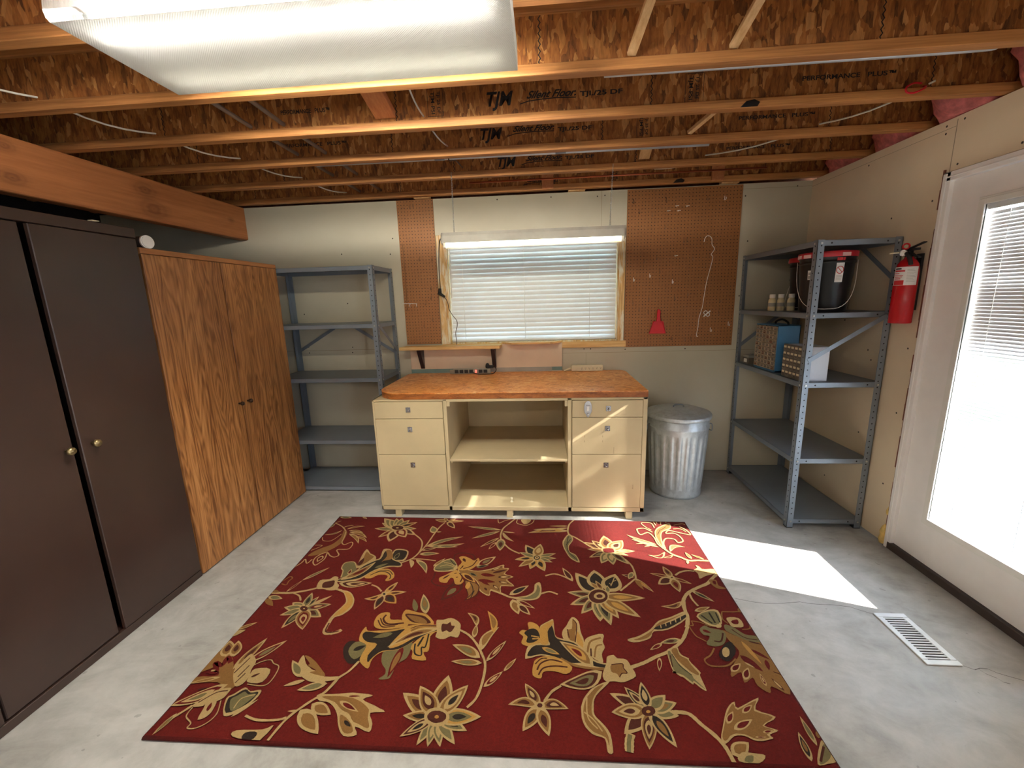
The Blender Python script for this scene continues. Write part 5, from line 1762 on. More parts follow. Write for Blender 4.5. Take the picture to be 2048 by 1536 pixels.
for (xa, xb, za, zb_, lx, lz, tr) in ((-1.167, -0.691, 0.740, 0.858, -0.931, 0.802, 1), (-1.167, -0.691, 0.480, 0.736, -0.928, 0.662, 1), (-1.167, -0.691, 0.092, 0.476, -0.927, 0.402, 1),
                                      (0.185, 0.644, 0.740, 0.854, 0.422, 0.799, 0), (0.185, 0.644, 0.482, 0.736, 0.418, 0.662, 0), (0.185, 0.644, 0.092, 0.478, 0.412, 0.403, 0)):
    yf = F - 0.004
    o = MB().box(xa, xb, yf, yf + 0.02, za, zb_)
    o.box(xa + 0.015, xb - 0.015, yf + 0.02, yf + 0.45, za + 0.012, za + 0.02)
    if xa > 0 and 0.4 < za < 0.6:
        o.box(0.4615, 0.4635, yf - 0.0005, yf + 0.001, za + 0.001, za + 0.048, 1)
        for px, pz in ((0.265, 0.60), (0.265, 0.565), (0.385, 0.60), (0.385, 0.565)):
            o.box(px, px + 0.0025, yf - 0.0005, yf + 0.001, pz, pz + 0.014, 1)
    if xa > 0 and za < 0.2:
        o.box(0.594, 0.5965, yf - 0.0005, yf + 0.001, 0.228, 0.262, 1)
        o.box(0.588, 0.5955, yf - 0.0005, yf + 0.001, 0.234, 0.237, 1)
    dr = o.build('drawer', ['bench', 'benchdark'], bn, 0.0015)
    latch(dr, lx, lz, yf, tr)
    if xa > 0 and za > 0.7:
        # oblong trunk hasp, wider at the top
        hx, hz = 0.288, 0.797
        pr = []
        for k in range(28):
            a = 2 * math.pi * k / 28
            wv = 0.026 + 0.004 * math.sin(a)
            pr.append((hx + wv * math.cos(a) * (1 if math.sin(a) > -0.5 else 0.75), yf, hz + 0.056 * math.sin(a)))
        h = MB().prism(pr, (0, -0.006, 0))
        h.box(hx - 0.013, hx + 0.013, yf - 0.0095, yf - 0.006, hz - 0.022, hz + 0.028, 0)
        h.box(hx - 0.008, hx + 0.008, yf - 0.0105, yf - 0.009, hz - 0.012, hz + 0.02, 1)
        h.cyl((hx, yf - 0.0095, hz - 0.034), (hx, yf - 0.013, hz - 0.034), 0.008, 0.006, 14)
        h.build('hasp', ['chrome', 'white'], dr, 0.001)
tag(MB().lathe([(0.0, 0.0), (0.011, 0.0), (0.011, 0.004), (0.006, 0.006), (0.006, 0.022), (0.009, 0.024), (0.009, 0.034), (0.0, 0.036)], (-0.245, 2.762, 0.0885), 14).build('small_bolt', 'cream'),
    'small pale bolt standing in the bottom compartment of the workbench', 'bolt')

# countertop with the rounded left front corner
ct = thing('countertop', 'thick orange burl-patterned worktop with a rounded left corner on the workbench', 'worktop', (-0.25, 3.1, 0.873))
cx0, cx1, cf, cb, cr = -1.172, 0.677, 2.690, 3.512, 0.20
poly = [(cx1, cf), (cx1, cb - 0.05), (cx1 - 0.03, cb), (cx0 + 0.05, cb), (cx0, cb - 0.06)]
for k in range(11):
    a = math.pi + (math.pi / 2) * k / 10
    poly.append((cx0 + cr + cr * math.cos(a), cf + cr + cr * math.sin(a)))
n = len(poly)
MB().add([(x, y, 0.9155) for x, y in poly], [tuple(range(n))], 0).add([(x, y, 0.9115) for x, y in poly], [tuple(range(n))[::-1]], 0).add(
    [(x, y, z) for z in (0.9115, 0.9155) for x, y in poly], [(i, (i + 1) % n, n + (i + 1) % n, n + i) for i in range(n)], 0).build('top_sheet', 'burl', ct)
MB().prism([(x, y, 0.8735) for x, y in poly], (0, 0, 0.0378)).build('edge_band', 'burledge', ct)

# backer board with tape along its foot, ledge, wooden shelf and brackets
bk = thing('backer_board', 'pinkish board standing on the worktop against the wall under the window', 'board', (-0.51, 3.51, 0.9158))
MB().prism([(-1.150, 3.497, 0.9158), (0.156, 3.497, 0.9158), (0.156, 3.497, 1.160), (-1.150, 3.497, 1.150)], (0, 0.014, 0)).build('board', 'panel', bk, 0.001)
MB().box(-1.15, -0.47, 3.4945, 3.4972, 0.918, 0.952).build('teal_strip', 'teal', bk)
MB().box(0.07, 0.156, 3.4945, 3.4972, 0.924, 0.955).build('teal_strip', 'teal', bk)
MB().box(-0.47, 0.07, 3.4945, 3.4972, 0.920, 0.955).build('grey_tape', 'tape', bk)
mb = MB()
mb.prism([(-0.355, 3.4968, 1.160), (0.156, 3.4968, 1.160), (0.055, 3.40, 1.160), (-0.262, 3.40, 1.160)], (0, 0, 0.015))
for k in range(9):
    mb.disc((-0.2 + k * 0.035, 3.455, 1.1756), (0, 0, 1), 0.004, 1, 10)
mb.build('ledge', ['shelfwood', 'hole'], bk, 0.001)
sh = thing('wall_shelf', 'short pine shelf on two dark brackets over the left end of the worktop', 'shelf', (-0.78, 3.42, 1.131))
MB().prism([(-1.178, 3.496, 1.131), (-1.205, 3.375, 1.131), (-0.360, 3.375, 1.131), (-0.350, 3.496, 1.131)], (0, 0, 0.027)).build('shelf_board', 'shelfwood', sh, 0.002)
for x in (-1.045, -0.420):
    o = MB()
    o.prism([(x - 0.016, 3.496, 0.958), (x - 0.016, 3.487, 0.958), (x - 0.016, 3.395, 1.118), (x - 0.016, 3.390, 1.1305), (x - 0.016, 3.496, 1.1305)], (0.004, 0, 0))
    o.prism([(x + 0.012, 3.496, 0.958), (x + 0.012, 3.487, 0.958), (x + 0.012, 3.395, 1.118), (x + 0.012, 3.390, 1.1305), (x + 0.012, 3.496, 1.1305)], (0.004, 0, 0))
    o.prism([(x - 0.016, 3.487, 0.958), (x + 0.016, 3.487, 0.958), (x + 0.016, 3.390, 1.122), (x - 0.016, 3.390, 1.122)], (0, 0.003, 0.001))
    o.box(x - 0.016, x + 0.016, 3.390, 3.496, 1.127, 1.1308)
    o.build('bracket', 'ironbracket', sh)

# power strips
ps = thing('power_strip', 'grey power strip with black outlets and a red switch leaning on the pinkish board', 'power strip', (-0.61, 3.45, 0.9158))
MB().box(-0.772, -0.45, 3.428, 3.462, 0.9162, 0.958).box(-0.80, -0.772, 3.435, 3.46, 0.917, 0.95).build('case', 'stripgrey', ps, 0.003, 2)
for x in (-0.738, -0.697, -0.655, -0.614, -0.533, -0.492):
    o = MB().box(x - 0.0165, x + 0.0165, 3.4262, 3.4285, 0.924, 0.952)
    o.box(x - 0.006, x - 0.004, 3.4255, 3.4264, 0.938, 0.946, 1).box(x + 0.004, x + 0.006, 3.4255, 3.4264, 0.938, 0.946, 1)
    o.build('outlet', ['black', 'hole'], ps, 0.001)
MB().box(-0.580, -0.566, 3.4235, 3.429, 0.925, 0.950).build('switch', 'redlit', ps, 0.001)
pc = thing('extension_plug', 'black plug and looped cord lying on the right end of the power strip', 'plug', (-0.45, 3.44, 0.9582))
MB().lathe([(0.0, 0.0), (0.014, 0.002), (0.018, 0.012), (0.016, 0.03), (0.009, 0.044), (0.0, 0.045)], (-0.475, 3.445, 0.9585), 14).box(-0.47, -0.425, 3.432, 3.452, 0.962, 0.985).build('plug', 'blackmatte', pc, 0.002)
MB().tube(smooth([(-0.43, 3.442, 0.972), (-0.405, 3.43, 0.965), (-0.402, 3.42, 0.94), (-0.43, 3.40, 0.921), (-0.50, 3.385, 0.9195), (-0.56, 3.40, 0.9195), (-0.60, 3.42, 0.93)], 6), 0.0034, 8).build('cord', 'blackmatte', pc)
p2 = thing('outlet_strip', 'long cream outlet strip lying along the wall at the right end of the worktop', 'power strip', (0.36, 3.49, 0.9158))
MB().box(0.232, 0.494, 3.466, 3.506, 0.9165, 0.966).build('case', 'cream', p2, 0.005, 2)
for k in range(6):
    x = 0.318 + k * 0.031
    o = MB().box(x - 0.0125, x + 0.0125, 3.4646, 3.4662, 0.930, 0.954)
    for a, b_ in ((-0.005, 0.944), (0.004, 0.944)):
        o.box(x + a, x + a + 0.0018, 3.464, 3.4648, b_ - 0.005, b_ + 0.004, 1)
    o.cyl((x, 3.464, 0.935), (x, 3.4648, 0.935), 0.0022, n=8, m=1)
    o.build('outlet', ['cream', 'hole'], p2)
MB().tube(smooth([(0.234, 3.488, 0.94), (0.205, 3.485, 0.935), (0.17, 3.483, 0.921)], 5), 0.006, 8).build('cord', 'cream', p2)

# ------------------------------------------------------------------ steel shelving
def shelving(label, x0, x1, y0, y1, tops, braces, h, face):
    t = thing('shelving_unit', label, 'shelving unit', ((x0 + x1) / 2, (y0 + y1) / 2, 0), 'grey steel shelving units')
    W, T = 0.038, 0.0022
    for sx in (0, 1):
        for sy in (0, 1):
            px, py = (x0, x1)[sx], (y0, y1)[sy]
            dx, dy = (1, -1)[sx], (1, -1)[sy]
            o = MB()
            xs = sorted((px, px + dx * W))
            ys = sorted((py, py + dy * T))
            o.box(xs[0], xs[1], ys[0], ys[1], 0.004, h)
            xs2 = sorted((px, px + dx * T))
            ys2 = sorted((py, py + dy * W))
            o.box(xs2[0], xs2[1], ys2[0], ys2[1], 0.004, h)
            o.box(min(px, px + dx * W), max(px, px + dx * W), min(py, py + dy * W), max(py, py + dy * W), 0.0, 0.006, 2)
            z = 0.10
            while z < h - 0.02:
                o.disc((px + dx * 0.021, py - dy * 0.0004, z), (0, -dy, 0), 0.0042, 1, 8)
                o.disc((px - dx * 0.0004, py + dy * 0.021, z), (-dx, 0, 0), 0.0042, 1, 8)
                z += 0.038
            po = o.build('post', ['steel', 'hole', 'blackmatte'], t)
            bo = MB()
            for zt in tops:
                zz = zt - 0.017
                bo.cyl((px + dx * 0.021, py, zz), (px + dx * 0.021, py - dy * 0.0045, zz), 0.0058, n=8)
                bo.cyl((px, py + dy * 0.021, zz), (px - dx * 0.0045, py + dy * 0.021, zz), 0.0058, n=8)
            bo.build('bolts', 'bolt', po)
    for zt in tops:
        o = MB()
        a, b_, c, dd = x0 + T, x1 - T, y0 + T, y1 - T
        o.box(a, b_, c, dd, zt - 0.0016, zt)
        o.box(a, b_, c, c + 0.0016, zt - 0.033, zt)
        o.box(a, b_, dd - 0.0016, dd, zt - 0.033, zt)
        o.box(a, a + 0.0016, c, dd, zt - 0.033, zt)
        o.box(b_ - 0.0016, b_, c, dd, zt - 0.033, zt)
        o.box(a, b_, c, c + 0.014, zt - 0.033, zt - 0.0315)
        if face == 'x':
            for xx in (a + 0.075, b_ - 0.075):
                o.disc((xx, c - 0.0004, zt - 0.017), (0, -1, 0), 0.005, 1, 8)
        o.build('shelf', ['steel', 'hole'], t)
    for (p, q) in braces:
        MB().bar(p, q, 0.0022, 0.026, 0, (0, 0, 1)).build('brace', 'steel', t)
    return t


shelving('tall grey steel shelving unit with empty shelves, between the wood-grain cabinet and the workbench', -2.170, -1.256, 3.090, 3.505, (1.802, 1.374, 0.955, 0.445, 0.045),
         [((-1.77, 3.508, 1.35), (-2.150, 3.508, 1.13)), ((-1.66, 3.508, 1.35), (-1.275, 3.508, 1.10)), ((-1.2545, 3.11, 1.365), (-1.2545, 3.485, 1.12))], 1.805, 'y')
shelving('tall grey steel shelving unit in the right corner holding buckets and parts drawers', 1.575, 2.030, 2.606, 3.514, (1.803, 1.391, 0.970, 0.479, 0.063),
         [((1.592, 2.6035, 1.105), (2.005, 2.6035, 1.368)), ((2.0325, 2.63, 1.57), (2.0325, 2.93, 1.79)), ((1.60, 3.5165, 1.10), (1.90, 3.5165, 1.35))], 1.806, 'x')

# ------------------------------------------------------------------ things on the right shelving
def bucket(cx, cy, label, rot, front):
    z0 = 1.3915
    t = thing('bucket', label, 'bucket', (cx, cy, z0), 'black lidded buckets')
    MB().lathe([(0.0, 0.0), (0.120, 0.0), (0.123, 0.006), (0.138, 0.285), (0.139, 0.286), (0.145, 0.289), (0.145, 0.297), (0.140, 0.299), (0.141, 0.317), (0.146, 0.319), (0.146, 0.327), (0.142, 0.329), (0.142, 0.337), (0.138, 0.337), (0.12, 0.33), (0.0, 0.33)], (cx, cy, z0), 40).build('body', 'black', t)
    lid = MB().lathe([(0.144, 0.322), (0.150, 0.322), (0.151, 0.350), (0.147, 0.355), (0.134, 0.355), (0.130, 0.348), (0.0, 0.348)], (cx, cy, z0), 48).build('lid', 'red', t)
    for k in range(14):
        a = 2 * math.pi * k / 14 + rot
        if (k * 5) % 7 < 3:
            c, s = math.cos(a), math.sin(a)
            p = Vector((cx + 0.1505 * c, cy + 0.1505 * s, z0 + 0.333))
            MB().bar(p - Vector((-s, c, 0)) * 0.024, p + Vector((-s, c, 0)) * 0.024, 0.004, 0.02).build('lid_tab', 'pinkwhite', lid, 0.001)
    # wire bail hanging down on the front
    pts = []
    fx, fy = front
    for k in range(25):
        a = math.pi * k / 24
        u = math.copysign(abs(math.cos(a)) ** 0.6, math.cos(a)) * 0.150
        dd = math.sin(a) ** 0.7 if 0 < k < 24 else 0.0
        o_ = math.sqrt(max(0.0, 0.150 ** 2 - u * u)) * 0.98 + 0.004
        pts.append((cx - fy * u + fx * o_, cy + fx * u + fy * o_, z0 + 0.305 - 0.285 * dd))
    MB().tube(pts, 0.0017, 8).build('handle', 'white', t)
    return t


def wrap(cx, cy, z0, z1, r0, r1, a0, a1, m, n=8):
    o = MB()
    vs_ = []
    for k in range(n + 1):
        a = a0 + (a1 - a0) * k / n
        vs_.append((cx + r0 * math.cos(a), cy + r0 * math.sin(a), z0))
        vs_.append((cx + r1 * math.cos(a), cy + r1 * math.sin(a), z1))
    o.add(vs_, [(2 * k, 2 * k + 2, 2 * k + 3, 2 * k + 1) for k in range(n)], m, True)
    return o


rb = lambda z: 0.123 + (z - 0.006) * 0.015 / 0.279 + 0.0008
bA = bucket(1.748, 2.785, 'black bucket with red lid and warning label, nearer the front post on the right shelving', 0.3, (-0.45, -0.89))
bB = bucket(1.868, 3.100, 'black bucket with red lid standing behind another on the right shelving', 1.1, (-0.97, -0.25))
z0 = 1.3915
l1 = MB()
for (za, zb_, a0, a1, m) in ((0.175, 0.315, -1.78, -1.47, 0), (0.288, 0.316, -1.78, -1.47, 1)):
    o = wrap(1.748, 2.785, z0 + za, z0 + zb_, rb(za) + m * 0.0004, rb(zb_) + m * 0.0004, a0, a1, m)
    l1.add(o.v, o.f, m, True)
# prohibition ring
cz, ca, rr = 0.245, -1.625, 0.020
pts = []
for k in range(25):
    a = 2 * math.pi * k / 24
    zz = cz + rr * math.sin(a)
    an = ca + rr * math.cos(a) / 0.145
    pts.append((1.748 + (rb(zz) + 0.0008) * math.cos(an), 2.785 + (rb(zz) + 0.0008) * math.sin(an), z0 + zz))
o = MB().tube(pts, 0.0018, 6)
l1.add(o.v, o.f, 1, True)
pts = []
for k in range(9):
    s = -1 + k / 4
    zz = cz - rr * 0.7 * s
    an = ca + rr * 0.7 * s / 0.145
    pts.append((1.748 + (rb(zz) + 0.0008) * math.cos(an), 2.785 + (rb(zz) + 0.0008) * math.sin(an), z0 + zz))
o = MB().tube(pts, 0.0016, 6)
l1.add(o.v, o.f, 1, True)
for k in range(4):
    zz = 0.188 + k * 0.008
    o = wrap(1.748, 2.785, z0 + zz, z0 + zz + 0.002, rb(zz) + 0.0005, rb(zz) + 0.0005, -1.75, -1.52, 2)
    l1.add(o.v, o.f, 2, True)
l1.build('warning_label', ['label', 'redink', 'tape'], bA, fix=False)
l2 = wrap(1.748, 2.785, z0 + 0.195, z0 + 0.25, rb(0.195), rb(0.25), -2.83, -2.38, 0)
for k in range(16):
    a0 = -2.80 + k * 0.022
    o = wrap(1.748, 2.785, z0 + 0.200, z0 + 0.218, rb(0.2) + 0.0005, rb(0.218) + 0.0005, a0, a0 + (0.014 if k % 3 else 0.008), 1, 2)
    l2.add(o.v, o.f, 1, True)
for k in range(3):
    o = wrap(1.748, 2.785, z0 + 0.226 + k * 0.008, z0 + 0.229 + k * 0.008, rb(0.23) + 0.0006, rb(0.23) + 0.0006, -2.80, -2.62 + k * 0.05, 1, 3)
    l2.add(o.v, o.f, 1, True)
l2.build('barcode_label', ['label', 'ink'], bA, fix=False)
l3 = wrap(1.868, 3.100, z0 + 0.19, z0 + 0.25, rb(0.19), rb(0.25), -2.72, -2.46, 0)
l3.build('paper_label', ['label'], bB, fix=False)

for x, y, lab in ((1.612, 3.105, 'leftmost of the three cream bottles'), (1.660, 3.085, 'middle one of the three cream bottles'), (1.600 + 0.102, 3.035, 'rightmost of the three cream bottles')):
    t = thing('small_bottle', lab + ' on the upper shelf left of the buckets', 'bottle', (x, y, 1.3915), 'cream bottles beside the buckets')
    MB().lathe([(0.0, 0.0), (0.022, 0.0), (0.0235, 0.004), (0.0235, 0.066), (0.022, 0.076), (0.0165, 0.086), (0.0165, 0.092)], (x, y, 1.3915), 20).build('body', 'bottle', t)
    MB().lathe([(0.0175, 0.088), (0.0185, 0.09), (0.0185, 0.112), (0.0175, 0.114), (0.0, 0.114)], (x, y, 1.3915), 20).build('cap', 'white', t)
    MB().lathe([(0.0238, 0.030), (0.0240, 0.031), (0.0240, 0.054), (0.0238, 0.055)], (x, y, 1.3915), 20).build('label_band', 'tape', t)

# blue drawer cabinet facing the room
zb = 0.9705
t = thing('parts_cabinet', 'blue metal small-parts cabinet with cloudy plastic drawers on the right shelving', 'parts cabinet', (1.68, 3.105, zb), 'parts cabinets')
cx0_, cx1_, cy0_, cy1_, ch = 1.600, 1.745, 2.968, 3.262, 0.325
mb = MB()
mb.box(cx0_, cx1_, cy0_, cy0_ + 0.006, zb, zb + ch).box(cx0_, cx1_, cy1_ - 0.006, cy1_, zb, zb + ch)
mb.box(cx0_, cx1_, cy0_, cy1_, zb, zb + 0.012).box(cx0_, cx1_, cy0_, cy1_, zb + ch - 0.006, zb + ch).box(cx1_ - 0.006, cx1_, cy0_, cy1_, zb, zb + ch)
mb.box(cx0_ + 0.07, cx0_ + 0.072, cy0_, cy1_, zb, zb + ch)
mb.build('body', 'blue', t, 0.001)
for r in range(10):
    for c in range(6):
        ya = cy0_ + 0.009 + c * 0.0462
        za = zb + 0.015 + r * 0.0303
        o = MB()
        xf = cx0_ - 0.004
        o.box(xf, xf + 0.0016, ya, ya + 0.043, za, za + 0.0275, 1)
        for q4 in ((ya, ya + 0.043, za, za + 0.004), (ya, ya + 0.043, za + 0.0235, za + 0.0275), (ya, ya + 0.005, za, za + 0.0275), (ya + 0.038, ya + 0.043, za, za + 0.0275)):
            o.box(xf - 0.0012, xf, *q4)
        o.box(xf, cx0_ + 0.06, ya, ya + 0.0012, za, za + 0.022).box(xf, cx0_ + 0.06, ya + 0.0418, ya + 0.043, za, za + 0.022).box(xf, cx0_ + 0.06, ya, ya + 0.043, za, za + 0.001)
        o.box(xf - 0.008, xf, ya + 0.012, ya + 0.031, za + 0.016, za + 0.0185)
        o.box(xf + 0.004, cx0_ + 0.05, ya + 0.004, ya + 0.039, za + 0.001, za + 0.008 + 0.012 * random.random(), 1)
        o.build('drawer', ['clear', 'clearfill' if (r * 7 + c * 3) % 5 == 0 else 'greycab'], t)
MB().tube(smooth([(1.69, 3.02, zb + ch), (1.69, 3.03, zb + ch + 0.018), (1.69, 3.10, zb + ch + 0.034), (1.69, 3.17, zb + ch + 0.018), (1.69, 3.18, zb + ch)], 5), 0.007, 8).build('handle', 'blackmatte', t)
# grey one in front
t = thing('parts_cabinet', 'grey small-parts cabinet with cream drawer labels beside the front post of the right shelving', 'parts cabinet', (1.665, 2.76, zb), 'parts cabinets')
gx0, gx1, gy0, gy1, gh = 1.592, 1.748, 2.658, 2.868, 0.212
MB().box(gx0 + 0.006, gx1, gy0, gy1, zb, zb + gh).build('body', 'greyside', t, 0.002)
MB().box(gx0, gx0 + 0.008, gy0 - 0.001, gy1 + 0.001, zb, zb + gh + 0.002).build('face_frame', 'greycab', t, 0.001)
for r in range(5):
    for c in range(5):
        ya = gy0 + 0.006 + c * 0.0402
        za = zb + 0.008 + r * 0.0405
        o = MB().box(gx0 - 0.005, gx0, ya, ya + 0.037, za, za + 0.037)
        o.box(gx0 - 0.0062, gx0 - 0.005, ya + 0.005, ya + 0.032, za + 0.021, za + 0.034, 1)
        o.box(gx0 - 0.013, gx0 - 0.005, ya + 0.008, ya + 0.029, za + 0.012, za + 0.0145, 0)
        o.build('drawer', ['greycab', 'cream'], t, 0.0006)
sb = thing('small_box', 'small dull metal box in the back left corner of the shelf with the parts cabinets', 'box', (1.65, 3.40, zb))
MB().box(1.60, 1.70, 3.345, 3.44, zb, zb + 0.062).build('box_body', 'greycab', sb, 0.003)
MB().box(1.597, 1.703, 3.342, 3.443, zb + 0.05, zb + 0.07).build('lid', 'tape', sb, 0.003)
MB().box(1.5955, 1.60, 3.37, 3.41, zb + 0.014, zb + 0.042).build('paper_label', 'label', sb)

# ------------------------------------------------------------------ galvanised bin
cx, cyy = 1.03, 3.175
t = thing('trash_can', 'ribbed galvanised steel trash can with lid between workbench and right shelving', 'trash can', (cx, cyy, 0))


def flute(r, z, a):
    if 0.075 < z < 0.50:
        f = math.sin(a * 22)
        e = min(1, (z - 0.07) / 0.03, (0.505 - z) / 0.03)
        return r - 0.0075 * max(0.0, min(1.0, 0.5 + 1.6 * f)) * max(0, e)
    return r


prof = [(0.0, 0.012), (0.180, 0.012), (0.184, 0.0), (0.191, 0.0), (0.192, 0.02), (0.190, 0.045), (0.193, 0.07), (0.194, 0.076), (0.197, 0.11), (0.203, 0.2), (0.209, 0.3), (0.215, 0.4), (0.219, 0.47), (0.2205, 0.498), (0.2210, 0.506), (0.2225, 0.535), (0.226, 0.540), (0.226, 0.552), (0.2225, 0.556), (0.224, 0.62), (0.220, 0.622), (0.0, 0.620)]
MB().lathe(prof, (cx, cyy, 0), 220, 0, flute).build('body', 'galv', t)
lidp = [(0.228, 0.588), (0.235, 0.588), (0.238, 0.594), (0.237, 0.612), (0.233, 0.618), (0.222, 0.618), (0.214, 0.624), (0.165, 0.640), (0.160, 0.638), (0.155, 0.641), (0.09, 0.652), (0.0, 0.656)]
lid = MB().lathe(lidp, (cx, cyy, 0.024), 64).build('lid', 'galv', t)
MB().tube(smooth([(cx - 0.038, cyy, 0.676), (cx - 0.036, cyy, 0.688), (cx - 0.015, cyy, 0.696), (cx + 0.015, cyy, 0.696), (cx + 0.036, cyy, 0.688), (cx + 0.038, cyy, 0.676)], 5), 0.005, 8).build('lid_handle', 'steel', lid)
for sgn in (-1, 1):
    o = MB().tube(smooth([(cx + sgn * 0.222, cyy - 0.04, 0.555), (cx + sgn * 0.240, cyy - 0.045, 0.55), (cx + sgn * 0.243, cyy - 0.04, 0.50), (cx + sgn * 0.243, cyy + 0.04, 0.50), (cx + sgn * 0.240, cyy + 0.045, 0.55), (cx + sgn * 0.222, cyy + 0.04, 0.555)], 4), 0.004, 8)
    o.build('side_handle', 'steel', t)

# ------------------------------------------------------------------ cabinets on the left
CX = -1.990
def knob(parent, y, z, mat, r=0.0165):
    o = MB()
    o.cyl((CX + 0.0, y, z), (CX + 0.02, y, z), 0.006, n=12)
    prof = [(0.006, 0.014), (r, 0.02), (r * 1.02, 0.028), (r * 0.8, 0.034), (0.0, 0.036)]
    n = 20
    vs_ = []
    for rr, h in prof:
        for k in range(n):
            a = 2 * math.pi * k / n
            vs_.append((CX + h, y + rr * math.cos(a), z + rr * math.sin(a)))
    fs = [(k * n + i, k * n + (i + 1) % n, (k + 1) * n + (i + 1) % n, (k + 1) * n + i) for k in range(len(prof) - 1) for i in range(n)]
    o.add(vs_, fs, 0, True)
    o.build('knob', mat, parent)


t = thing('brown_cabinet', 'tall dark brown painted cabinet with round metal knobs at the left edge', 'cabinet', (-2.3, 1.35, 0))
mb = MB()
by0, by1, bz = 0.60, 2.004, 1.915
mb.box(-2.56, CX - 0.021, by0, by0 + 0.02, 0, bz).box(-2.56, CX - 0.021, by1 - 0.02, by1, 0, bz)
mb.box(-2.56, CX - 0.021, by0, by1, 0, 0.04).box(-2.56, CX - 0.004, by0, by1, bz - 0.046, bz).box(-2.56, -2.55, by0, by1, 0, bz)
mb.box(CX - 0.03, CX - 0.004, by0, by1, 0.0, 0.04)
mb.box(CX - 0.05, CX - 0.022, 1.08, 1.14, 0.04, bz - 0.04)
mb.build('body', 'brown', t, 0.002)
for (ya, yb_, ky, sh_) in ((0.64, 1.106, None, 0.0), (1.118, 1.533, 1.497, -0.010), (1.557, 1.998, 1.600, 0.0)):
    dd = MB().box(CX - 0.020 + sh_, CX + sh_, ya, yb_, 0.045, 1.866).build('door', 'brown', t, 0.003)
    if ky:
        knob(dd, ky, 0.953, 'brass')

t = thing('wood_cabinet', 'tall walnut-grain two-door cabinet between the dark brown cabinet and grey shelving', 'cabinet', (-2.28, 2.55, 0))
wy0, wy1, wz = 2.008, 3.076, 1.828
mb = MB()
mb.box(-2.56, CX - 0.02, wy0, wy0 + 0.016, 0, wz - 0.002).box(-2.56, CX - 0.02, wy1 - 0.016, wy1, 0, wz - 0.002)
mb.box(-2.56, CX - 0.02, wy0, wy1, 0, 0.016).box(-2.56, -2.55, wy0, wy1, 0, wz - 0.002)
mb.build('body', 'lam', t, 0.001)
MB().box(-2.56, CX, wy0, wy1, wz - 0.028, wz).build('top_rail', 'lamtrim', t, 0.002)
for (ya, yb_, ky) in ((wy0 + 0.002, 2.5195, 2.494), (2.5285, wy1 - 0.002, 2.573)):
    dd = MB().box(CX - 0.019, CX, ya, yb_, 0.008, wz - 0.031).build('door', 'lam', t, 0.0015)
    knob(dd, ky, 0.907, 'darkknob', 0.013)
MB().box(CX - 0.03, CX - 0.0205, 2.45, 2.60, 0.02, wz - 0.04).build('door_gap_shade', 'gap', t)  # dark strip painted as the shade in the gap between the doors

t = thing('canister', 'brown canister with a white lid lying on top of the walnut-grain cabinet', 'canister', (-2.08, 2.10, wz))
r = 0.031
ax = Vector((0.985, -0.17, 0)).normalized()
c0 = Vector((-2.125, 2.088, wz + r * 1.04 + 0.0005))
MB().cyl(c0, c0 + ax * 0.12, r * 0.96, n=28).build('can_body', 'brownedge', t)
MB().cyl(c0 + ax * 0.118, c0 + ax * 0.130, r * 1.04, n=28).cyl(c0 + ax * 0.130, c0 + ax * 0.133, r * 0.9, n=28).build('lid', 'white', t)
tag(MB().box(-2.0, -1.975, 1.795, 1.825, 1.9155, 1.9185).build('wood_chip', 'cream', None, 0.001), 'tiny pale chip on the top edge of the dark brown cabinet', 'chip')

# ------------------------------------------------------------------ pegboards
def pegboard(label, x0, x1, z0, z1, nm):
    o = MB().box(x0, x1, YB - 0.0105, YB - 0.0045, z0, z1).build(nm, 'peg', None, 0.0008, origin=(x0, YB - 0.005, z0))
    MB().box(x0 + 0.01, x1 - 0.01, YB - 0.0045, YB - 0.0005, z0 + 0.05, z0 + 0.07).box(x0 + 0.01, x1 - 0.01, YB - 0.0045, YB - 0.0005, z1 - 0.07, z1 - 0.05).build('furring', 'block', o)
    return tag(o, label, 'pegboard', 'brown pegboards')


pegboard('narrow brown pegboard left of the window', -1.176, -0.874, 1.168, 2.336, 'pegboard')
pegboard('wide brown pegboard right of the window with the red dustpan', 0.669, 1.535, 1.108, 2.332, 'pegboard')
YP = YB - 0.0107
RIGHT = [(714, 2249), (761, 2171), (860, 2147), (965, 2246), (963, 2048), (1111, 1941), (1136, 1943), (811, 1796), (906, 1820), (1186, 1810), (934, 1715), (1162, 1534), (856, 1505), (1060, 1504), (1415, 1475), (730, 1481), (781, 1423), (855, 1402), (1414, 1373), (1156, 1171), (1205, 1170), (1052, 1183), (1275, 2249), (1402, 2243), (1358, 1242), (1496, 1286), (859, 1684), (733, 1657), (1038, 1632)]
TEES = [(1051, 1823), (980, 2160), (1056, 2158), (1041, 2193), (1121, 2189)]
LEFT = [(-1014, 1877), (-907, 1874), (-931, 1643), (-936, 1565), (-985, 1521), (-935, 1387), (-1012, 1336), (-1034, 2299), (-1062, 2286)]


def place_pegs(pts, name, mat, label, group, shape):
    first = None
    for x, z in pts:
        x, z = x / 1000, z / 1000
        if first is None:
            o = MB()
            if shape == 'hook':
                o.tube(smooth([(0, -0.002, 0.012), (0, -0.002, -0.014), (0, -0.006, -0.018), (0, -0.026, -0.018), (0, -0.031, -0.013), (0, -0.031, -0.002)], 4), 0.0021, 7)
            else:
                o.tube([(0, -0.001, 0), (0, -0.03, 0)], 0.0022, 7)
                o.tube([(-0.013, -0.03, 0.001), (0.013, -0.03, 0.001)], 0.0022, 7)
            first = o.build(name, mat, None, origin=(0, 0, 0))
            first.location = (x, YP, z)
            tag(first, label, 'hook', group)
        else:
            c = first.copy()
            c.location = (x, YP, z)
            COL.objects.link(c)


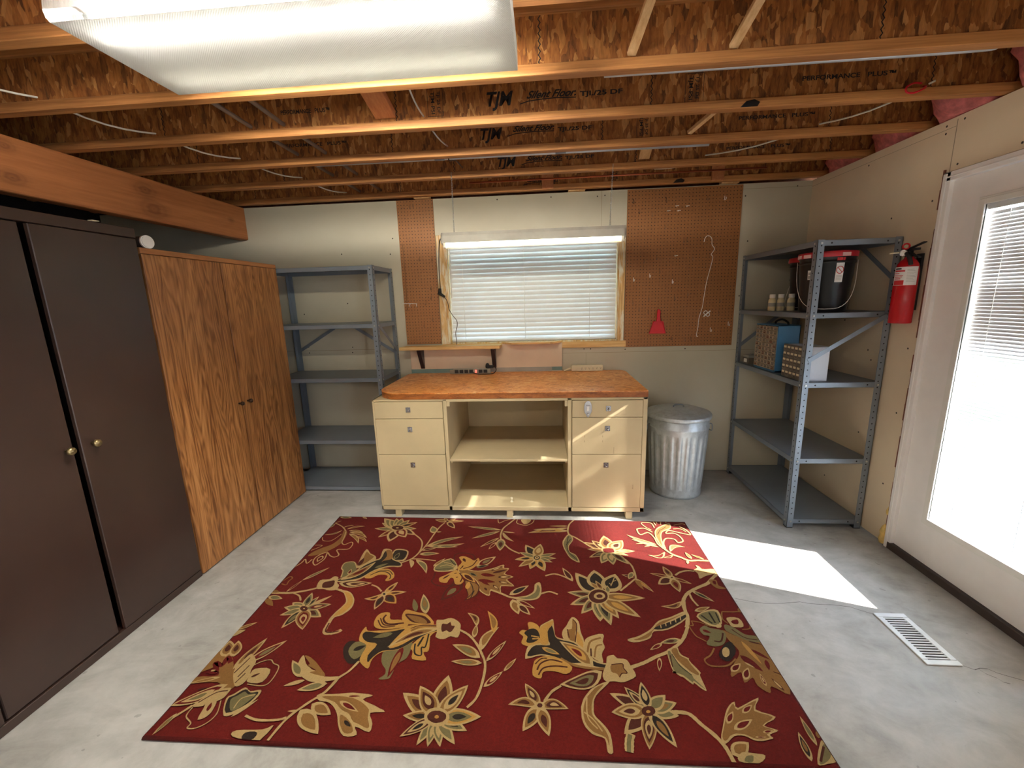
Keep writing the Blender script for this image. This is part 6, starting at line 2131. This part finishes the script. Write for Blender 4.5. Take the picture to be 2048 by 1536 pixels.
M['hookbrown'] = plain('dull_wire', (132, 96, 66), 0.4, 0.6)
place_pegs(RIGHT[:23], 'peg_hook', 'hookbrown', 'small bare wire hook in the wide pegboard', 'wire hooks on the wide pegboard', 'hook')
place_pegs(RIGHT[23:], 'peg_hook', 'white', 'small whitish hook in the wide pegboard', 'whitish hooks on the wide pegboard', 'hook')
place_pegs(TEES, 'tee_peg', 'white', 'short white T-shaped peg high on the wide pegboard', 'T-shaped pegs on the wide pegboard', 'tee')
place_pegs(LEFT, 'peg_hook', 'hookbrown', 'small wire hook in the narrow pegboard', 'wire hooks on the narrow pegboard', 'hook')
h = MB().tube(smooth([(-1.188, YP - 0.006, 1.517), (-1.12, YP - 0.006, 1.515), (-1.062, YP - 0.006, 1.512)], 4), 0.0022, 7)
for x in (-1.12, -1.062):
    h.tube(smooth([(x, YP - 0.006, 1.513), (x, YP - 0.02, 1.508), (x, YP - 0.026, 1.494), (x, YP - 0.018, 1.488)], 4), 0.0022, 7)
h.tube([(-1.10, YP + 0.002, 1.515), (-1.10, YP - 0.006, 1.515)], 0.002, 6)
tag(h.build('double_hook', 'white'), 'white double wire hook at the left edge of the narrow pegboard', 'hook')
tag(MB().tube([(-1.149, YP - 0.0035, 2.0), (-1.146, YP - 0.0035, 1.83), (-1.15, YP - 0.0035, 1.46)], 0.0025, 6).build('thin_rod', 'hookbrown'), 'thin brown rod standing against the left edge of the narrow pegboard', 'rod')

# wire hanger pulled straight, white loop, dustpan
hp = [(1.262, 1.922), (1.267, 1.945), (1.283, 1.965), (1.305, 1.962), (1.320, 1.94), (1.325, 1.90), (1.347, 1.872), (1.346, 1.858), (1.327, 1.826), (1.340, 1.808), (1.334, 1.76), (1.305, 1.62), (1.291, 1.50), (1.283, 1.42), (1.262, 1.33), (1.258, 1.26), (1.250, 1.20), (1.253, 1.184), (1.262, 1.186)]
tag(MB().tube(smooth([(x, YP - 0.006 - 0.012 * math.exp(-((z - 1.93) / 0.05) ** 2), z) for x, z in hp], 5), 0.0023, 7).build('wire_hanger', 'white'), 'white coat hanger pulled out into a long wavy wire on the wide pegboard', 'hanger')
lp = MB()
for (dx, dz) in ((-0.009, 0.010), (0.010, -0.006)):
    lp.tube([(1.320 + dx + 0.014 * math.cos(a), YP - 0.006, 1.365 + dz + 0.014 * math.sin(a)) for a in [2 * math.pi * k / 16 for k in range(17)]], 0.0028, 7)
lp.bar((1.296, YP - 0.011, 1.344), (1.346, YP - 0.011, 1.388), 0.005, 0.008)
tag(lp.build('loop_clip', 'white'), 'small white double-loop clip on the wide pegboard beside the long wire', 'clip')

dp = thing('dustpan', 'small red dustpan hanging by its handle on the wide pegboard', 'dustpan', (0.935, YP - 0.02, 1.215))
mb = MB()
yb0 = YP - 0.004
# pan: trapezoid tray with raised side walls
tp = [(0.867, 1.216), (1.004, 1.214), (0.973, 1.315), (0.899, 1.317)]
mb.prism([(x, yb0 - 0.004, z) for x, z in tp], (0, 0.004, 0))
for (a, b_) in ((0, 3), (3, 2), (2, 1)):
    (xa, za), (xb, zb2) = tp[a], tp[b_]
    fa, fb = (0.006 if za < 1.25 else 0.032), (0.006 if zb2 < 1.25 else 0.032)
    ix = 0.004 if xa < 0.93 and xb < 0.93 else (-0.004 if xa > 0.93 and xb > 0.93 else 0)
    iz = -0.004 if za > 1.3 and zb2 > 1.3 else 0
    v8 = [(xa, yb0, za), (xb, yb0, zb2), (xb, yb0 - fb, zb2), (xa, yb0 - fa, za)]
    v8 += [(x + ix, y, z + iz) for x, y, z in v8]
    mb.add(v8, [(0, 1, 2, 3), (7, 6, 5, 4), (0, 4, 5, 1), (1, 5, 6, 2), (2, 6, 7, 3), (3, 7, 4, 0)])
mb.build('pan', 'redpan', dp, 0.001)
mb = MB()
mb.prism([(0.919, yb0 - 0.006, 1.314), (0.956, yb0 - 0.006, 1.313), (0.950, yb0 - 0.006, 1.345), (0.9505, yb0 - 0.006, 1.395), (0.943, yb0 - 0.006, 1.412), (0.931, yb0 - 0.006, 1.412), (0.925, yb0 - 0.006, 1.398), (0.925, yb0 - 0.006, 1.345)], (0, -0.018, 0))
mb.build('handle', 'redpan', dp, 0.005, 3)

# ------------------------------------------------------------------ fire extinguisher
ex, ey = 1.979, 2.482
t = thing('fire_extinguisher', 'red fire extinguisher with white label hanging on the right wall beside the door', 'fire extinguisher', (ex, ey, 1.33))
MB().lathe([(0.0, 0.0), (0.047, 0.0), (0.0505, 0.004), (0.0505, 0.275), (0.049, 0.295), (0.044, 0.318), (0.033, 0.336), (0.021, 0.346), (0.019, 0.358), (0.0, 0.358)], (ex, ey, 1.33), 40).build('cylinder', 'redext', t)
o = MB().lathe([(0.0, 0.0), (0.020, 0.0), (0.020, 0.018), (0.014, 0.022), (0.014, 0.045), (0.0, 0.045)], (ex, ey, 1.684), 20)
o.box(ex - 0.012, ex + 0.012, ey - 0.05, ey + 0.03, 1.716, 1.728)
o.bar((ex, ey + 0.028, 1.722), (ex, ey - 0.085, 1.752), 0.018, 0.006)
o.bar((ex, ey + 0.012, 1.712), (ex, ey - 0.065, 1.676), 0.016, 0.007)
o.tube(smooth([(ex - 0.016, ey, 1.70), (ex - 0.03, ey - 0.02, 1.70), (ex - 0.034, ey - 0.046, 1.675), (ex - 0.03, ey - 0.054, 1.64)], 5), 0.010, 10)
o.build('valve_head', 'blackmatte', t, 0.001)
gp = Vector((ex - 0.02, ey + 0.012, 1.706))
gd = Vector((-0.75, -0.66, 0)).normalized()
MB().cyl(gp, gp + gd * 0.018, 0.017, n=22).build('gauge', 'chrome', t)
MB().disc(gp + gd * 0.0184, gd, 0.0135, 0, 20).build('gauge_face', 'label', t, fix=False)
ringc = gp + Vector((-0.004, -0.012, 0.034))
MB().tube([ringc + Vector((0, -0.66, 0)) * 0 + (Vector((-gd.y, gd.x, 0)) * math.cos(a) + Vector((0, 0, 1)) * math.sin(a)) * 0.014 for a in [2 * math.pi * k / 16 for k in range(17)]], 0.0042, 8).build('pull_ring', 'redext', t)
MB().cyl((ex - 0.02, ey + 0.02, 1.711), (ex - 0.055, ey + 0.062, 1.711), 0.0045, n=10).build('pin', 'cream', t)
lb = wrap(ex, ey, 1.535, 1.632, 0.0508, 0.0508, math.radians(158), math.radians(288), 0, 20)
red0 = wrap(ex, ey, 1.537, 1.562, 0.0511, 0.0511, math.radians(166), math.radians(222), 1, 8)
lb.add(red0.v, red0.f, 1, True)
for k, (a0, a1, za, zb2, m) in enumerate(((168, 204, 1.619, 1.626, 2), (166, 222, 1.607, 1.615, 1), (166, 196, 1.596, 1.600, 1), (166, 215, 1.586, 1.589, 1), (166, 212, 1.578, 1.581, 1), (168, 205, 1.568, 1.572, 1))):
    q = wrap(ex, ey, za, zb2, 0.0511, 0.0511, math.radians(a0), math.radians(a1), m, 8)
    lb.add(q.v, q.f, m, True)
for r_ in range(9):
    q = wrap(ex, ey, 1.553 + r_ * 0.008, 1.5545 + r_ * 0.008, 0.0511, 0.0511, math.radians(232), math.radians(276 - (r_ % 3) * 6), 3, 6)
    lb.add(q.v, q.f, 3, True)
lb.build('printed_label', ['label', 'redink', 'ink', 'tape'], t, fix=False)
MB().box(ex + 0.05, XR - 0.001, ey - 0.018, ey + 0.018, 1.40, 1.70).build('wall_bracket', 'blackmatte', t, 0.001)

# ------------------------------------------------------------------ floor vent
t = thing('floor_vent', 'white slotted metal floor vent set in the concrete in front of the glass door', 'vent', (1.617, 1.697, 0.0007))
vx0, vx1, vy0, vy1 = 1.550, 1.688, 1.554, 1.842
mb = MB()
for (a, b_, c, dd) in ((vx0, vx1, vy0, vy0 + 0.026), (vx0, vx1, vy1 - 0.026, vy1), (vx0, vx0 + 0.026, vy0 + 0.026, vy1 - 0.026), (vx1 - 0.026, vx1, vy0 + 0.026, vy1 - 0.026)):
    mb.box(a, b_, c, dd, 0.0008, 0.006)
mb.build('frame', 'ventwhite', t, 0.002)
mb = MB()
n = 17
for k in range(n):
    y = vy0 + 0.034 + k * (vy1 - vy0 - 0.066) / (n - 1)
    mb.bar((vx0 + 0.025, y, 0.0032), (vx1 - 0.025, y, 0.0032), 0.0092, 0.002, 0, (0, 0.25, 1))
mb.build('louvres', 'ventwhite', t)
MB().box(vx0 + 0.024, vx1 - 0.024, vy0 + 0.024, vy1 - 0.024, 0.0007, 0.0012).build('throat_shade', 'gap', t)  # near-black sheet in place of the shade below the louvres

# ------------------------------------------------------------------ lamps
def wrap_fixture(label, x0, x1, y0, y1, z0, z1, tubes, grp, lens=True):
    t = thing('ceiling_lamp', label, 'ceiling lamp', ((x0 + x1) / 2, (y0 + y1) / 2, z1), grp)
    MB().box(x0 + 0.01, x1 - 0.01, y0 + 0.02, y1 - 0.02, z1 - 0.012, z1 - 0.001).build('housing', 'reflector', t, 0.002)
    s = 0.028
    pr = [(y0 + s * 0.25, z1 - 0.012), (y0, z0 + 0.022), (y0 + 0.004, z0 + 0.006), (y0 + 0.012, z0), (y1 - 0.012, z0), (y1 - 0.004, z0 + 0.006), (y1, z0 + 0.022), (y1 - s * 0.25, z1 - 0.012)]
    if lens:
        o = MB()
        n = len(pr)
        o.add([(x, y, z) for x in (x0, x1) for y, z in pr], [(i, i + 1, n + i + 1, n + i) for i in range(n - 1)], 0)
        o.build('diffuser', 'lens', t, fix=False)
        for x in (x0, x1):
            e_ = MB().add([(x, y, z) for y, z in pr], [tuple(range(n))], 0)
            e_.build('end_cap', 'lens', t, fix=False)
    for y, m in tubes:
        tb_ = MB().cyl((x0 + 0.05, y, z1 - 0.036), (x1 - 0.05, y, z1 - 0.036), 0.0127, n=16).build('tube', m, t)
        MB().cyl((x0 + 0.03, y, z1 - 0.036), (x0 + 0.05, y, z1 - 0.036), 0.0125, n=14).cyl((x1 - 0.05, y, z1 - 0.036), (x1 - 0.03, y, z1 - 0.036), 0.0125, n=14).build('tube_cap', 'steel', tb_)
    return t


wrap_fixture('large lit ceiling lamp with ribbed clear wrap-around cover at the top left', -1.262, -0.072, 1.135, 1.548, 2.255, ZJ, ((1.222, 'tubeA'), (1.462, 'tubeB')), 'ceiling lamps')
for (y0, xa, lab) in ((-1.25, -1.0, 'added bare-tube fill lamp behind the camera, nearer one'), (-2.9, -0.6, 'added bare-tube fill lamp behind the camera, further one')):  # both lamps are unseen and added to brighten the room
    t = thing('added_tube_lamp', lab, 'ceiling lamp', (xa, y0, ZJ), 'ceiling lamps')
    MB().box(xa - 0.62, xa + 0.62, y0 - 0.21, y0 + 0.21, ZJ - 0.06, ZJ - 0.001).build('housing', 'reflector', t, 0.003)
    for dy in (-0.15, -0.05, 0.05, 0.15):
        MB().cyl((xa - 0.59, y0 + dy, ZJ - 0.084), (xa + 0.59, y0 + dy, ZJ - 0.084), 0.019, n=14).build('tube', 'tubefill', t)
    for sx in (-0.605, 0.605):
        MB().box(xa + sx - 0.012, xa + sx + 0.012, y0 - 0.19, y0 + 0.19, ZJ - 0.105, ZJ - 0.06).build('lamp_holder', 'white', t, 0.002)

# hanging shop light over the bench
t = thing('hanging_lamp', 'lit white tube lamp hanging on two chains in front of the window', 'hanging lamp', (-0.068, 2.97, 1.885))
lx0, lx1 = -0.690, 0.556
mb = MB()
yc = 2.972
pr = [(yc - 0.055, 1.915), (yc - 0.042, 1.962), (yc - 0.028, 1.984), (yc + 0.028, 1.984), (yc + 0.042, 1.962), (yc + 0.075, 1.892)]
pin = [(y + (0.002 if y < yc else -0.002), z - 0.002) for y, z in pr]
n = len(pr)
mb.add([(x, y, z) for x in (lx0, lx1) for y, z in pr], [(i, i + 1, n + i + 1, n + i) for i in range(n - 1)])
mb.add([(x, y, z) for x in (lx0, lx1) for y, z in pin], [(i + 1, i, n + i, n + i + 1) for i in range(n - 1)])
mb.build('reflector', 'reflector', t, fix=False)
for x in (lx0, lx1 - 0.012):
    MB().prism([(x, y, z) for y, z in pr], (0.012, 0, 0)).build('end_plate', 'reflector', t)
MB().cyl((lx0 + 0.03, yc - 0.012, 1.908), (lx1 - 0.03, yc - 0.012, 1.908), 0.0185, n=18).build('tube', 'tubeshop', t)
for x in (lx0 + 0.02, lx1 - 0.02):
    MB().box(x - 0.008, x + 0.008, yc - 0.032, yc + 0.01, 1.884, 1.965).build('lamp_holder', 'white', t, 0.001)
for (xa, xb) in ((-0.604, -0.604), (0.470, 0.455)):
    o = MB()
    n = 26
    za, zb2 = 2.352, 1.984
    yt = 2.985
    for k in range(n):
        f0, f1 = k / n, (k + 1.25) / n
        p = Vector((xa + (xb - xa) * f0, yt + (yc - yt) * f0, za + (zb2 - za) * f0))
        q = Vector((xa + (xb - xa) * f1, yt + (yc - yt) * f1, za + (zb2 - za) * min(1, f1)))
        sd = Vector((0.0032, 0, 0)) if k % 2 else Vector((0, 0.0032, 0))
        o.tube([p + sd, q + sd], 0.0014, 5)
        o.tube([p - sd, q - sd], 0.0014, 5)
    o.tube(smooth([(xa, yt + 0.004, 2.372), (xa, yt - 0.006, 2.37), (xa, yt - 0.008, 2.356), (xa, yt, 2.35)], 4), 0.002, 6)
    o.build('chain', 'bolt', t)
MB().tube(smooth([(lx0 + 0.01, yc + 0.05, 1.955), (lx0 - 0.03, yc + 0.06, 1.95), (-0.775, 3.2, 1.86), (-0.835, 3.42, 1.74), (-0.848, 3.48, 1.65), (-0.853, 3.485, 1.615)], 6), 0.0036, 8).build('cord', 'blackmatte', t)
MB().cyl((-0.853, 3.485, 1.632), (-0.856, 3.485, 1.592), 0.011, 0.016, 14).build('plug', 'blackmatte', t)
t = thing('lamp_cord', 'thin brown extension cord dangling beside the window down to the shelf', 'cord', (-0.84, 3.48, 1.19))
MB().cyl((-0.866, 3.484, 1.597), (-0.815, 3.484, 1.562), 0.014, 0.009, 12).build('socket', 'blackmatte', t)
MB().tube(smooth([(-0.82, 3.484, 1.565), (-0.795, 3.484, 1.52), (-0.785, 3.484, 1.46), (-0.755, 3.482, 1.405), (-0.725, 3.478, 1.365), (-0.722, 3.475, 1.32), (-0.738, 3.475, 1.26), (-0.733, 3.47, 1.20), (-0.735, 3.47, 1.163)], 6), 0.0028, 8).build('cord', 'cordbrown', t)
